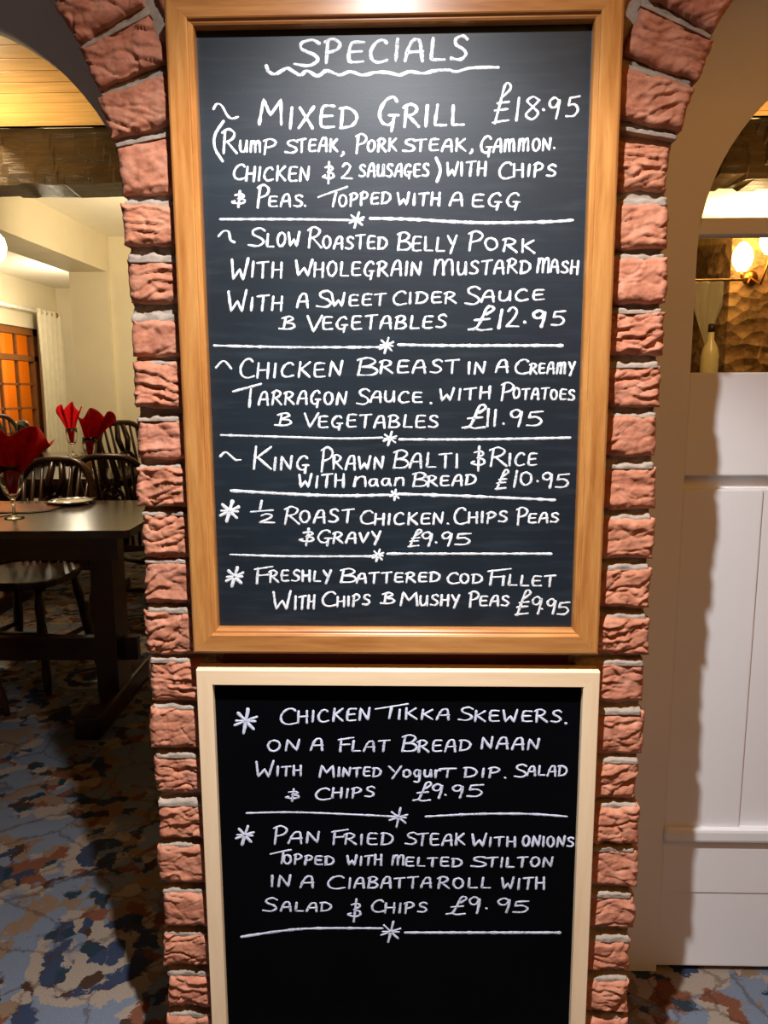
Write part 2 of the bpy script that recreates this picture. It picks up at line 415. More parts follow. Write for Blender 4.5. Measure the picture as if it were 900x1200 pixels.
for side, rows, edge, cx in (('left', LEFT, LX, LC), ('right', RIGHT, RX, RC)):
    bm = bmesh.new(); lay = bm.loops.layers.float_color.new('tone')
    sg = 1 if side == 'left' else -1
    seed = 11 if side == 'left' else 57
    px0 = 165 if side == 'left' else 768
    zs = []
    for a, b in rows:
        zs.append((onY(px0, b).z, onY(px0, a).z))
    zl = zs[-1][0]; JOINTS[side] = zs
    while zl > .06:
        zs.append((zl-.075, zl-.011)); zl -= .075
    for k, (z0, z1) in enumerate(zs):
        e = edge + sg*random.uniform(-.003, .006); inn = edge + sg*(.105+random.uniform(-.004, .004))
        if k == 0:                                         # springer, cut to the arch's first joint
            t1 = math.tan(math.radians(10.0))
            q = [(e, z0), (inn, z0), (inn, z1+.018), (e+sg*-.004, z1)]
        else: q = [(e, z0), (inn, z0), (inn, z1), (e, z1)]
        if sg < 0: q = [q[1], q[0], q[3], q[2]]
        brick(bm, lay, q, random.uniform(-.003, .003), seed+k, tone())
    angs = [10.6, 17.9, 25.0] + [25.0+7.1*i for i in range(1, 19)]
    for k in range(len(angs)-1):
        a0, a1 = math.radians(angs[k]+.55), math.radians(angs[k+1]-.55)
        ri, ro_ = RO+random.uniform(-.004, .004), RO+.104
        pol = lambda r, a: (cx + sg*r*math.cos(a), SP + r*math.sin(a))
        q = [pol(ri, a0), pol(ro_, a0+.004), pol(ro_, a1-.004), pol(ri, a1)]
        if sg < 0: q = [q[1], q[0], q[3], q[2]]
        brick(bm, lay, q, random.uniform(-.004, .003), seed+40+k, tone())
    o = obj('trim_1' if side == 'left' else 'trim_2', bm, M['brick'])
    struct(o)
# courses above the springing between the two rings
bm = bmesh.new(); lay = bm.loops.layers.float_color.new('tone')
for i in range(9):
    z0 = 1.672 + i*.075; z1 = z0+.064
    if z1 > 2.36: break
    hw0 = math.sqrt(max(.0, .635**2-(min(z0-SP, .634))**2)); hw1 = math.sqrt(max(.0, .635**2-(min(z1-SP, .634))**2))
    if z0-SP > .62: hw0 = hw1 = 0
    a0, a1, b0, b1 = LC+hw0, LC+hw1, RC-hw0, RC-hw1
    n = max(2, int((b0-a0)/.2))
    for k in range(n):
        f0, f1 = k/n, (k+1)/n; g = .005
        q = [(a0+(b0-a0)*f0+g, z0), (a0+(b0-a0)*f1-g, z0), (a1+(b1-a1)*f1-g, z1), (a1+(b1-a1)*f0+g, z1)]
        brick(bm, lay, q, .001, 300+i*9+k, tone())
struct(obj('trim_3', bm, M['brick']))
bm = bmesh.new()                                            # mortar bed behind the bricks
def mortar_patch(bm, fn, nu, nv):
    G = [[None]*(nu+1) for _ in range(nv+1)]
    for j in range(nv+1):
        for i in range(nu+1):
            x, z = fn(i/nu, j/nv); P = Vector((x, 0, z))
            G[j][i] = bm.verts.new((x, .0175 + noise.noise(P*45)*.0030 + noise.noise(P*160)*.0012, z))
    for j in range(nv):
        for i in range(nu):
            f = bm.faces.new((G[j][i], G[j][i+1], G[j+1][i+1], G[j+1][i])); f.smooth = True
    rim = [G[0][i] for i in range(nu+1)] + [G[j][nu] for j in range(1, nv+1)] + [G[nv][i] for i in range(nu-1, -1, -1)] + [G[j][0] for j in range(nv-1, 0, -1)]
    bk = [bm.verts.new((p.co.x, .052, p.co.z)) for p in rim]
    for k in range(len(rim)): bm.faces.new((rim[k], bk[k], bk[(k+1) % len(rim)], rim[(k+1) % len(rim)]))
def joint(bm, fn, nu=36, nv=12):
    G = [[None]*(nu+1) for _ in range(nv+1)]
    for j in range(nv+1):
        for i in range(nu+1):
            x, z = fn(i/nu, j/nv); P = Vector((x*1.0, 0, z)); v = j/nv + noise.noise(Vector((x*55, 0, z*3)))*.22 + noise.noise(P*150)*.10
            t = max(0, min(1, (v-.30)/.22)); t = t*t*(3-2*t)
            G[j][i] = bm.verts.new((x, .0035+.012*t + noise.noise(P*45)*.0016 + noise.noise(P*190)*.0010, z))
    for j in range(nv):
        for i in range(nu):
            f = bm.faces.new((G[j][i], G[j][i+1], G[j+1][i+1], G[j+1][i])); f.smooth = True
    rim = [G[0][i] for i in range(nu+1)] + [G[j][nu] for j in range(1, nv+1)] + [G[nv][i] for i in range(nu-1, -1, -1)] + [G[j][0] for j in range(nv-1, 0, -1)]
    bk = [bm.verts.new((p.co.x, .03, p.co.z)) for p in rim]
    for k in range(len(rim)): bm.faces.new((rim[k], bk[k], bk[(k+1) % len(rim)], rim[(k+1) % len(rim)]))
for side, e, sg, cx in (('left', LX, 1, LC), ('right', RX, -1, RC)):
    zs = JOINTS[side]
    for (zb, zt), (zb2, zt2) in zip(zs, zs[1:]):
        joint(bm, lambda u, v: (e+sg*(.005+random.uniform(-.001, .001)+.10*u), zt2-.004+(zb-zt2+.007)*v))
    for k in range(6):
        am = math.radians(10.6+7.15*k); ha = math.radians(.78)
        joint(bm, lambda u, v: (cx+sg*(RO+.004+.102*u)*math.cos(am+ha*(2*v-1)), SP+(RO+.004+.102*u)*math.sin(am+ha*(2*v-1))))
mortar_patch(bm, lambda u, v: (LX+.007+(.115)*u, v*1.46), 30, 360)
mortar_patch(bm, lambda u, v: (RX-.122+(.115)*u, v*1.46), 30, 360)
for cx, sg in ((LC, 1), (RC, -1)):
    mortar_patch(bm, lambda u, v: (cx+sg*(RO+.007+.115*u)*math.cos(PI*.92*v), SP-.01+(RO+.007+.115*u)*math.sin(PI*.92*v)), 24, 240)
def spand(u, v):
    z = 1.42+v*.95; h = math.sqrt(max(0, .61**2-(z-SP)**2)) if z-SP < .61 else 0
    h = max(h, .0); a, b = LC+h, RC-h; return (a+(b-a)*u, z)
mortar_patch(bm, spand, 80, 120)
struct(obj('wall_mortar', bm, M['mortar']))
bm = bmesh.new(); box(bm, LX+.115, RX-.115, .012, .3, 0, 1.44); struct(obj('wall_pillar', bm, M['core']))

# rooms beyond the arches
def wallq(name, mat, *quads):
    bm = bmesh.new()
    for q in quads: quad(bm, *q)
    return struct(obj(name, bm, mat))
bm = bmesh.new()                                            # boarded ceiling just behind the arches
y = YB
while y < 2.30:
    box(bm, -3.8, 3.6, y+.002, min(y+.098, 2.33), CZ, CZ+.02, .003); y += .1
box(bm, -3.8, 3.6, YB, 2.33, CZ+.006, CZ+.03)
struct(obj('ceiling', bm, M['boards']))
wallq('ceiling_dining', M['ceiling'], [(-6, 2.3, CZ), (.3, 2.3, CZ), (.3, 9, CZ), (-6, 9, CZ)])
wallq('ceiling_lounge', M['ceiling'], [(.3, 2.3, CZ), (5, 2.3, CZ), (5, 6, CZ), (.3, 6, CZ)])
def hewn_beam(name, x0, x1):
    bm = bmesh.new(); n = int((x1-x0)/.012); rings = []
    prof = [(2.335, 2.075), (2.333, 2.12), (2.335, 2.16), (2.333, 2.20), (2.335, 2.24), (2.33, 2.30), (2.56, 2.30), (2.55, 2.19), (2.54, 2.07)]
    for i in range(n+1):
        x = x0+(x1-x0)*i/n; r = []
        for k, (yy, zz) in enumerate(prof):
            P = Vector((x*5, yy*9, zz*9)); cell = math.floor((x+(zz-2.2)*.35+noise.noise(P)*.05)/.10)
            d = noise.noise(Vector((cell*3.3, 1.7, 0)))*.040 + noise.noise(P*2)*.006
            r.append(bm.verts.new((x, yy-(d if k < 6 else -d), zz + (d*.8 if k in (0, 8) else 0))))
        rings.append(r)
    for a, b in zip(rings, rings[1:]):
        for k in range(9): bm.faces.new((a[k], a[(k+1) % 9], b[(k+1) % 9], b[k]))
    bm.faces.new(rings[0]); bm.faces.new(rings[-1][::-1])
    return struct(obj(name, bm, M['beam']))
hewn_beam('trim_4', -3.7, .2); hewn_beam('trim_5', .4, 3.5)
wallq('wall_back', M['plaster'], [(-2.43, 4.64, 0), (.3, 4.64, 0), (.3, 4.64, CZ), (-2.43, 4.64, CZ)], [(-2.43, 4.64, 0), (-2.43, 7.42, 0), (-2.43, 7.42, CZ), (-2.43, 4.64, CZ)])
bm = bmesh.new(); box(bm, -2.435, -2.154, 2.55, 4.63, 2.05, CZ); box(bm, -2.435, -2.154, 4.60, 4.66, 0, 2.05); struct(obj('trim_6', bm, M['plaster']))
wallq('wall_alcove', M['plaster'], [(-3.82, 7.42, 0), (-2.43, 7.42, 0), (-2.43, 7.42, CZ), (-3.82, 7.42, CZ)])
WY0, WY1, WZ0, WZ1 = 5.2, 6.98, .74, 1.83                   # window opening in the left wall
wx = -3.80
wallq('wall_left', M['plaster'], [(wx, YB, 0), (wx, WY0, 0), (wx, WY0, CZ), (wx, YB, CZ)], [(wx, WY1, 0), (wx, 7.42, 0), (wx, 7.42, CZ), (wx, WY1, CZ)],
      [(wx, WY0, 0), (wx, WY1, 0), (wx, WY1, WZ0), (wx, WY0, WZ0)], [(wx, WY0, WZ1), (wx, WY1, WZ1), (wx, WY1, CZ), (wx, WY0, CZ)],
      [(wx, WY1, WZ0), (wx-.14, WY1, WZ0), (wx-.14, WY1, WZ1), (wx, WY1, WZ1)], [(wx, WY0, WZ1), (wx, WY1, WZ1), (wx-.14, WY1, WZ1), (wx-.14, WY0, WZ1)])
wallq('wall_divider', M['plaster'], [(.30, YB, 0), (.30, 4.64, 0), (.30, 4.64, CZ), (.30, YB, CZ)])
bm = bmesh.new(); quad(bm, (-5.0, 4.2, -.1), (-5.0, 12, -.1), (-5.0, 12, 3), (-5.0, 4.2, 3)); struct(obj('wall_yard', bm, M['yard']))
# window with glazing bars
win = bpy.data.objects.new('window_1', None); COL.objects.link(win); struct(win)
bm = bmesh.new()
for a, b, c, d in ((WY0, WY1, WZ0, WZ0+.07), (WY0, WY1, WZ1-.07, WZ1), (WY0, WY0+.07, WZ0, WZ1), (WY1-.09, WY1, WZ0, WZ1), (WY0, WY1, 1.50, 1.56)):
    box(bm, wx-.10, wx-.03, a, b, c, d, .004)
obj('window_frame', bm, M['win_wood'], win)
bm = bmesh.new()
for yy in (5.55, 5.9, 6.25, 6.57): box(bm, wx-.08, wx-.05, yy-.011, yy+.011, WZ0+.07, WZ1-.07)
for zz in (1.03, 1.27): box(bm, wx-.08, wx-.05, WY0, WY1, zz-.011, zz+.011)
obj('glazing_bars', bm, M['win_wood'], win)
bm = bmesh.new(); box(bm, wx-.068, wx-.064, WY0+.05, WY1-.05, WZ0+.05, WZ1-.05); obj('pane', bm, M['pane'], win)
bm = bmesh.new(); box(bm, wx-.14, wx+.06, WY0-.05, WY1+.05, WZ0-.04, WZ0, .006); obj('window_sill', bm, M['win_wood'], win)

# right-hand room: stone chimney breast and side wall
wallq('wall_lounge', M['plaster'], [(.3, 5.6, 0), (4.4, 5.6, 0), (4.4, 5.6, CZ), (.3, 5.6, CZ)], [(4.4, 5.6, 0), (4.4, YB, 0), (4.4, YB, CZ), (4.4, 5.6, CZ)])
bm = bmesh.new(); box(bm, 2.18, 3.9, 4.3, 5.6, 0, CZ); struct(obj('wall_chimney', bm, M['stone']))

# ------------------------------------------------------------------ panelled partition in the right arch
pt = thing('panelled_partition', 'white painted panelled partition with glass top filling the right arch', 'partition', (.874, YB, 0))
P0, P1 = -.352, .352
def pbox(name, m, *bs, bev=.003):
    bm = bmesh.new()
    for b in bs: box(bm, *b, bev)
    return obj(name, bm, m, pt)
pbox('stile', M['white_paint'], (P0, P0+.149, 0, .04, .325, 1.012)); pbox('stile', M['white_paint'], (P1-.149, P1, 0, .04, .325, 1.012))
pbox('panel', M['white_paint'], (P0+.149, P1-.149, .006, .03, .325, 1.012), bev=.002)
pbox('bottom_rail', M['white_paint'], (P0, P1, 0, .04, .18, .300), (P0, P1, .002, .04, .012, .181))
pbox('ledge_moulding', M['white_paint'], (P0, P1, -.012, .04, .299, .327), bev=.006)
pbox('lock_rail', M['white_paint'], (P0, P1, 0, .04, 1.038, 1.228), (P0, P1, .022, .04, 1.005, 1.04))
pbox('top_rail', M['white_paint'], (P0, P1, 0, .04, 1.470, 1.499))
pbox('glass_pane', M['pane'], (P0, P1, .017, .023, 1.226, 1.472), bev=0)

# ------------------------------------------------------------------ chalk lettering: hand strokes
# kind 'c' = smooth curve, 'l' = straight runs; x in letter widths of cap height, y 0..1
G = {
 'A': (.66, [('c', (0, 0), (.12, .55), (.27, .92), (.45, 1.0), (.56, .86), (.60, .4), (.64, -.02)), ('l', (.08, .40), (.66, .44))]),
 'B': (.62, [('l', (.10, .97), (.02, .0)), ('c', (-.02, .90), (.30, 1.03), (.54, .85), (.40, .60), (.12, .50), (.46, .47), (.62, .25), (.45, .03), (.0, .02))]),
 'C': (.66, [('c', (.60, .86), (.46, 1.0), (.22, .90), (.04, .52), (.10, .14), (.34, .0), (.66, .10))]),
 'D': (.68, [('l', (.10, .95), (.05, .02)), ('c', (-.02, .93), (.32, .96), (.62, .72), (.66, .40), (.45, .10), (.02, .0))]),
 'E': (.56, [('c', (.56, .95), (.28, .97), (.10, .90), (.04, .5), (.06, .12), (.22, .02), (.58, .05)), ('l', (.06, .50), (.50, .53))]),
 'F': (.58, [('l', (.10, .95), (.06, -.02)), ('l', (-.02, .88), (.62, 1.06)), ('l', (.06, .48), (.46, .54))]),
 'G': (.68, [('c', (.58, .84), (.44, 1.0), (.20, .88), (.03, .48), (.12, .12), (.34, .02), (.48, .12)), ('l', (.34, .36), (.66, .36)), ('l', (.52, .36), (.46, -.20))]),
 'H': (.60, [('l', (.04, 1.0), (.02, .0)), ('l', (.56, 1.0), (.56, -.04)), ('l', (.02, .50), (.60, .52))]),
 'I': (.16, [('l', (.09, .95), (.07, .0))]),
 'K': (.60, [('l', (.07, 1.0), (.04, .0)), ('l', (.58, .98), (.08, .46)), ('l', (.16, .50), (.62, .0))]),
 'L': (.52, [('l', (.09, 1.0), (.05, .06), (.07, .02), (.54, .02))]),
 'M': (.80, [('l', (.02, .0), (.12, 1.0), (.38, .36), (.70, .98), (.76, .0))]),
 'N': (.64, [('l', (.02, .0), (.07, .98), (.54, .02), (.62, 1.02))]),
 'O': (.62, [('c', (.36, .98), (.14, .88), (.03, .48), (.16, .08), (.38, .02), (.58, .34), (.54, .80), (.32, .98))]),
 'P': (.56, [('l', (.10, .95), (.04, -.05)), ('c', (-.02, .90), (.28, 1.04), (.54, .84), (.44, .56), (.10, .42))]),
 'R': (.64, [('l', (.10, .96), (.04, .0)), ('c', (-.04, .88), (.26, 1.04), (.54, .86), (.42, .60), (.12, .48)), ('l', (.22, .48), (.66, .0))]),
 'S': (.56, [('c', (.56, .86), (.38, 1.0), (.14, .88), (.16, .64), (.44, .44), (.54, .22), (.34, .02), (.0, .08))]),
 'T': (.64, [('l', (.35, .95), (.31, -.02)), ('l', (-.02, .92), (.68, 1.0))]),
 'U': (.60, [('c', (.04, .98), (.02, .45), (.10, .08), (.32, .04), (.50, .32), (.56, .98)), ('l', (.56, .98), (.58, .04))]),
 'V': (.60, [('l', (.0, 1.0), (.26, .0), (.60, 1.02))]),
 'W': (.84, [('l', (.0, 1.0), (.14, .02), (.42, .52), (.62, .0), (.80, 1.06))]),
 'X': (.58, [('l', (.0, .95), (.56, .0)), ('l', (.56, 1.0), (.0, .0))]),
 'Y': (.60, [('l', (.0, 1.0), (.28, .46)), ('l', (.58, 1.02), (.20, -.20))]),
 '1': (.20, [('l', (.14, 1.0), (.06, .0))]),
 '2': (.58, [('c', (.06, .80), (.26, 1.0), (.48, .82), (.36, .46), (.02, .04)), ('l', (.02, .04), (.60, .02))]),
 '5': (.58, [('l', (.60, 1.0), (.16, .94), (.12, .58)), ('c', (.12, .58), (.38, .62), (.56, .36), (.40, .06), (.04, .06))]),
 '8': (.56, [('c', (.50, .86), (.28, 1.0), (.08, .82), (.28, .56), (.50, .28), (.30, .0), (.06, .20), (.26, .50), (.52, .86))]),
 '9': (.54, [('c', (.48, .84), (.28, 1.0), (.06, .80), (.14, .54), (.36, .56), (.50, .88), (.46, .40), (.38, -.04))]),
 '0': (.54, [('c', (.28, 1.0), (.08, .82), (.06, .28), (.24, .0), (.46, .26), (.46, .78), (.26, 1.0))]),
 '.': (.16, [('l', (.06, .06), (.10, .02))]),
 ',': (.20, [('c', (.12, .12), (.14, -.04), (.04, -.22))]),
 # pounds: tall looped stroke, bar, foot
 '£': (.62, [('c', (.44, .66), (.62, .86), (.56, 1.0), (.44, .92), (.34, .52), (.20, .10), (.0, .03)), ('c', (.06, .03), (.20, .06), (.34, .0), (.62, .05)), ('l', (.14, .42), (.54, .47))]),
 'l': (.62, [('c', (.30, .62), (.58, .86), (.54, 1.0), (.42, .94), (.28, .5), (.12, .0)), ('l', (.12, .32), (.50, .36)), ('l', (.20, .50), (.54, .54)), ('l', (.06, .02), (.52, .08))]),
 # ampersands as the writer makes them
 '&': (.62, [('l', (.38, 1.05), (.32, -.15)), ('c', (.16, .74), (.46, .80), (.56, .64), (.30, .48), (.56, .40), (.60, .22), (.36, .12), (.02, .22), (.16, .30))]),
 'b': (.68, [('l', (.26, .97), (.20, .06)), ('c', (.10, .88), (.42, 1.03), (.58, .82), (.28, .54), (.58, .46), (.66, .20), (.42, .02), (.0, .06))]),
 'a': (.62, [('c', (.50, .90), (.20, .92), (.04, .52), (.16, .08), (.40, .20), (.54, .90)), ('c', (.54, .90), (.54, .35), (.64, .02))]),
 'n': (.70, [('c', (.04, .0), (.08, .60), (.10, .96)), ('c', (.08, .55), (.30, .95), (.54, .92), (.60, .55), (.62, .0))]),
 'm': (.90, [('l', (.04, .0), (.08, .96)), ('c', (.07, .55), (.22, .94), (.38, .86), (.42, .0)), ('c', (.42, .55), (.58, .96), (.76, .86), (.80, .0))]),
 'o': (.60, [('c', (.34, .92), (.08, .80), (.06, .22), (.32, .04), (.56, .34), (.50, .80), (.30, .92))]),
 'g': (.60, [('c', (.50, .86), (.22, .94), (.06, .56), (.20, .14), (.42, .26), (.52, .88)), ('c', (.52, .88), (.50, .0), (.40, -.55), (.06, -.50))]),
 'u': (.60, [('c', (.06, .90), (.04, .35), (.18, .04), (.44, .22), (.54, .90)), ('l', (.54, .90), (.58, .04))]),
 'r': (.46, [('l', (.08, .90), (.08, .0)), ('c', (.08, .45), (.22, .84), (.46, .84))]),
}
def catmull(P, n=6):
    if len(P) < 3: return P
    Q = [P[0]] + P + [P[-1]]; out = []
    for i in range(1, len(Q)-2):
        a, b, c, d = (Vector(q) for q in Q[i-1:i+3])
        for k in range(n):
            t = k/n
            out.append(.5*((2*b)+(c-a)*t+(2*a-5*b+4*c-d)*t*t+(3*b-a-3*c+d)*t**3))
    return [tuple(p) for p in out] + [P[-1]]
def densify(P, step):
    out = [Vector(P[0])]
    for a, b in zip(P, P[1:]):
        a, b = Vector(a), Vector(b); n = max(1, int((b-a).length/step))
        for k in range(1, n+1): out.append(a+(b-a)*k/n)
    return out
def ribbon(bm, pts, wpx, yb):
    """pts in photograph pixels -> a slightly domed chalk line lying on the board plane y = yb"""
    pts = densify(pts, 2.0)
    if len(pts) == 1: pts.append(pts[0]+Vector((.8, .3)))
    W = [onY(p[0], p[1], yb) for p in pts]
    sc = 1.0/(FPX/(W[0]-CAM).dot(FW))
    n = len(W); sd = random.uniform(0, 99); rows = []
    for i in range(n):
        t = W[min(i+1, n-1)] - W[max(i-1, 0)]; t.y = 0
        if t.length < 1e-7: t = Vector((1, 0, 0))
        t.normalize(); nn = Vector((-t.z, 0, t.x))
        w = wpx*.5*sc*(.80+.30*abs(t.z)+.42*noise.noise(Vector((i*.30, sd, 0))))
        e1 = w*(1+.26*noise.noise(Vector((i*.9, sd, 5)))); e2 = w*(1+.26*noise.noise(Vector((i*.9, sd, 9))))
        rows.append((W[i]+nn*e1, W[i]+nn*e1*.4+Vector((0, -.0004, 0)), W[i]-nn*e2*.4+Vector((0, -.0004, 0)), W[i]-nn*e2))
    def cap(i, sgn):
        t = W[min(i+1, n-1)] - W[max(i-1, 0)]; t.y = 0; t.normalize()
        c = W[i]+t*sgn*wpx*.5*sc*.8
        r = rows[i]
        return [c+(p-W[i])*.45+Vector((0, -(p.y-W[i].y)*.6, 0)) for p in r]
    rows = [cap(0, -1)] + rows + [cap(n-1, 1)]
    V = [[bm.verts.new((p.x, min(p.y, yb)-.00006*(k in (1, 2)), p.z)) for k, p in enumerate(r)] for r in rows]
    for a, b in zip(V, V[1:]):
        for k in range(3): bm.faces.new((a[k], a[k+1], b[k+1], b[k]))
def word(bm, txt, x0, x1, y0, y1, h, wpx, yb, slant=.04):
    tot = 0; gap = .25; adv = []
    for ch in txt:
        adv.append(tot); tot += G[ch][0]+gap
    tot -= gap; sx = (x1-x0)/tot
    for ch, a in zip(txt, adv):
        jy = random.uniform(-.035, .035)*h; jh = .95+random.uniform(-.07, .07); js = slant+random.uniform(-.05, .05)
        for kind, *P in G[ch][1]:
            Q = catmull(list(P), 6) if kind == 'c' else list(P)
            R = []
            for gx, gy in Q:
                X = x0 + sx*(a+gx); t = (X-x0)/max(1, x1-x0)
                R.append((X + gy*h*js, y0+(y1-y0)*t + jy - gy*h*jh))
            ribbon(bm, R, wpx, yb)
def path(bm, P, wpx, yb, smooth=True): ribbon(bm, catmull([tuple(p) for p in P], 5) if smooth else P, wpx, yb)
def star(bm, cx, cy, r, wpx, yb):
    for a, f in ((78, 1.05), (138, .95), (22, 1.0), (178, .8)):
        a = math.radians(a+random.uniform(-6, 6)); dx, dy = r*f*math.cos(a), r*f*math.sin(a)
        ribbon(bm, [(cx-dx, cy+dy), (cx+dx, cy-dy)], wpx, yb)

# ------------------------------------------------------------------ framed chalkboards
def moulding(bm, prof, a, b, ca, cb, inward):
    """one mitred length of frame: prof = (distance inwards, y); a,b outer corners (x,z); ca,cb = mitre direction at the ends"""
    rows = []
    for (A, c) in ((a, ca), (b, cb)):
        rows.append([bm.verts.new((A[0]+c[0]*u, y, A[1]+c[1]*u)) for u, y in prof])
    n = len(prof)
    for k in range(n): bm.faces.new((rows[0][k], rows[0][(k+1) % n], rows[1][(k+1) % n], rows[1][k]))
    bm.faces.new(rows[0]); bm.faces.new(rows[1][::-1])
def framed(name, label, x0, x1, z0, z1, prof, mh, mv, mboard, yboard, wi):
    root = thing(name, label, 'chalkboard', ((x0+x1)/2, 0, z0))
    off = Vector(root.location)
    def rel(o): o.data.transform(Matrix.Translation(-off)); return o
    A, B, C, D = (x0, z0), (x1, z0), (x1, z1), (x0, z1)
    for nm, a, b, ca, cb, m in (('frame_rail', A, B, (1, 1), (-1, 1), mh), ('frame_rail', D, C, (1, -1), (-1, -1), mh), ('frame_stile', A, D, (1, 1), (1, -1), mv), ('frame_stile', B, C, (-1, 1), (-1, -1), mv)):
        bm = bmesh.new(); moulding(bm, prof, a, b, ca, cb, None); rel(obj(nm, bm, m, root))
    bm = bmesh.new(); box(bm, x0+wi-.004, x1-wi+.004, yboard, -.001, z0+wi-.004, z1-wi+.004); rel(obj('board_panel', bm, mboard, root))
    return root, rel
profA = [(0, -.0005), (0, -.026), (.0015, -.0285), (.004, -.030), (.028, -.0310), (.0295, -.0300), (.0300, -.0270), (.0310, -.0262), (.0335, -.0262), (.0358, -.0245), (.0368, -.0205), (.0368, -.0005)]
YA = -.0110
top_board, rel = framed('menu_chalkboard', 'large slate chalkboard of specials in a varnished brown wood frame, upper one', -.311, .279, .819, 1.703, profA, M['frame_h'], M['frame_v'], M['slate'], YA, .0368)
ya = YA-.0001
def line(root, rel, label, parts, mat, yb, name='chalk_writing'):
    groups = []                                              # the words, the price, the bullet each a mesh of their own
    for i, p in enumerate(parts):
        if name != 'chalk_writing': kind = name
        elif p[0] == 's' or (i == 0 and p[0] == 'p' and len(p[1]) in (3, 5, 6) and len(p) == 2): kind = 'chalk_bullet'
        elif groups and groups[-1][0] == 'chalk_price' or (p[0] == 'w' and p[1] in '£l'): kind = 'chalk_price'
        else: kind = 'chalk_writing'
        if not groups or groups[-1][0] != kind: groups.append((kind, []))
        groups[-1][1].append(p)
    for kind, ps in groups:
        bm = bmesh.new()
        for p in ps:
            if p[0] == 'w': word(bm, *p[1:7], p[7]*.9 if len(p) > 7 else WPX, yb)
            elif p[0] == 'p': path(bm, p[1], p[2]*.92 if len(p) > 2 else WPX, yb)
            elif p[0] == 's': star(bm, p[1], p[2], p[3], p[4] if len(p) > 4 else WPX, yb)
        o = rel(obj(kind, bm, mat, root, smooth=True))
        if kind in ('chalk_writing', 'chalk_divider'): o['label'] = label
WPX = 2.6
L = lambda label, *parts: line(top_board, rel, label, parts, M['chalk'], ya)
Dv = lambda label, *parts: line(top_board, rel, label, parts, M['chalk'], ya, 'chalk_divider')
L('chalk heading SPECIALS', ('w', 'S', 345, 373, 77, 77, 33, 4.2), ('w', 'PECIALS', 381, 546, 73, 71, 28, 4.2))
Dv('wavy chalk underline below the heading', ('p', [(312, 77), (315, 84), (322, 87), (330, 83), (337, 80), (344, 84), (352, 88), (360, 83), (372, 89), (383, 83), (398, 88), (410, 84), (425, 88), (440, 85), (455, 85), (468, 88), (480, 84), (495, 86), (510, 83), (525, 82), (535, 84), (550, 80), (570, 79), (584, 79)], 4.6))
L('chalk line MIXED GRILL £18.95', ('p', [(250, 128), (254, 122), (260, 124), (266, 135), (272, 139), (279, 137)]), ('w', 'M', 303, 331, 147, 147, 33, 3.6), ('w', 'IXED', 338, 418, 150, 151, 27, 3.6), ('w', 'G', 443, 467, 146, 146, 34, 3.6), ('w', 'RILL', 473, 543, 148, 147, 26, 3.6),
  ('w', 'l', 575, 600, 145, 145, 49), ('w', '1', 603, 610, 141, 141, 30), ('w', '8', 614, 632, 140, 140, 27), ('w', '.', 635, 639, 130, 130, 20, 3.6), ('w', '95', 642, 677, 139, 137, 24))
L('chalk line RUMP STEAK, PORK STEAK, GAMMON', ('p', [(262, 142), (252, 158), (252, 174), (261, 189)], 3.4), ('w', 'R', 261, 277, 179, 179, 29), ('w', 'Um', 281, 306, 178, 178, 15), ('w', 'P', 309, 323, 180, 180, 17), ('w', 'S', 334, 348, 179, 179, 16), ('w', 'TEAK', 349, 395, 178, 177, 16), ('w', ',', 399, 404, 180, 180, 14),
  ('w', 'P', 417, 429, 179, 179, 21), ('w', 'ORK', 430, 464, 178, 177, 15), ('w', 'S', 472, 486, 178, 178, 15), ('w', 'TEAK', 487, 545, 177, 177, 15), ('w', ',', 550, 555, 177, 177, 14), ('w', 'G', 563, 577, 179, 179, 21), ('w', 'AmmON', 578, 645, 178, 176, 15), ('w', '.', 648, 651, 174, 174, 14))
L('chalk line CHICKEN & 2 SAUSAGES WITH CHIPS', ('w', 'C', 273, 287, 210, 210, 19), ('w', 'HICKEN', 288, 362, 212, 212, 17), ('w', '&', 378, 391, 212, 212, 23), ('w', '2', 400, 412, 209, 209, 19), ('w', 'SAUSAGES', 421, 502, 207, 207, 15), ('p', [(511, 185), (516, 199), (512, 213)], 3.6), ('w', 'WITH', 523, 569, 206, 206, 17), ('w', 'C', 584, 600, 209, 209, 20), ('w', 'HIPS', 602, 651, 207, 206, 15))
L('chalk line & PEAS TOPPED WITH A EGG', ('w', '&', 271, 287, 241, 241, 16), ('w', 'P', 301, 314, 242, 242, 25), ('w', 'EAS', 315, 354, 242, 242, 14), ('w', '.', 356, 359, 242, 242, 14), ('p', [(373, 231), (407, 219)]), ('p', [(394, 225), (390, 242)]), ('w', 'OPPED', 397, 457, 242, 238, 14), ('w', 'WITH', 466, 515, 240, 241, 15), ('w', 'A', 527, 542, 241, 241, 15), ('w', 'EGG', 553, 609, 242, 243, 17))
Dv('chalk rule with a star below the mixed grill', ('p', [(258, 257), (340, 257), (409, 258)], 3.4), ('s', 418, 258, 9), ('p', [(434, 256), (480, 257), (560, 261), (640, 260), (671, 258)], 4.4))
L('chalk line SLOW ROASTED BELLY PORK', ('p', [(256, 277), (262, 271), (268, 272), (270, 281), (275, 284)]), ('w', 'S', 291, 309, 289, 289, 24), ('w', 'LOW', 312, 351, 289, 289, 17), ('w', 'R', 361, 376, 291, 291, 23), ('w', 'OASTED', 378, 453, 291, 292, 16), ('w', 'B', 466, 481, 293, 293, 22), ('w', 'ELLY', 483, 535, 294, 294, 17), ('w', 'P', 549, 565, 293, 293, 22), ('w', 'ORK', 568, 626, 292, 297, 15))
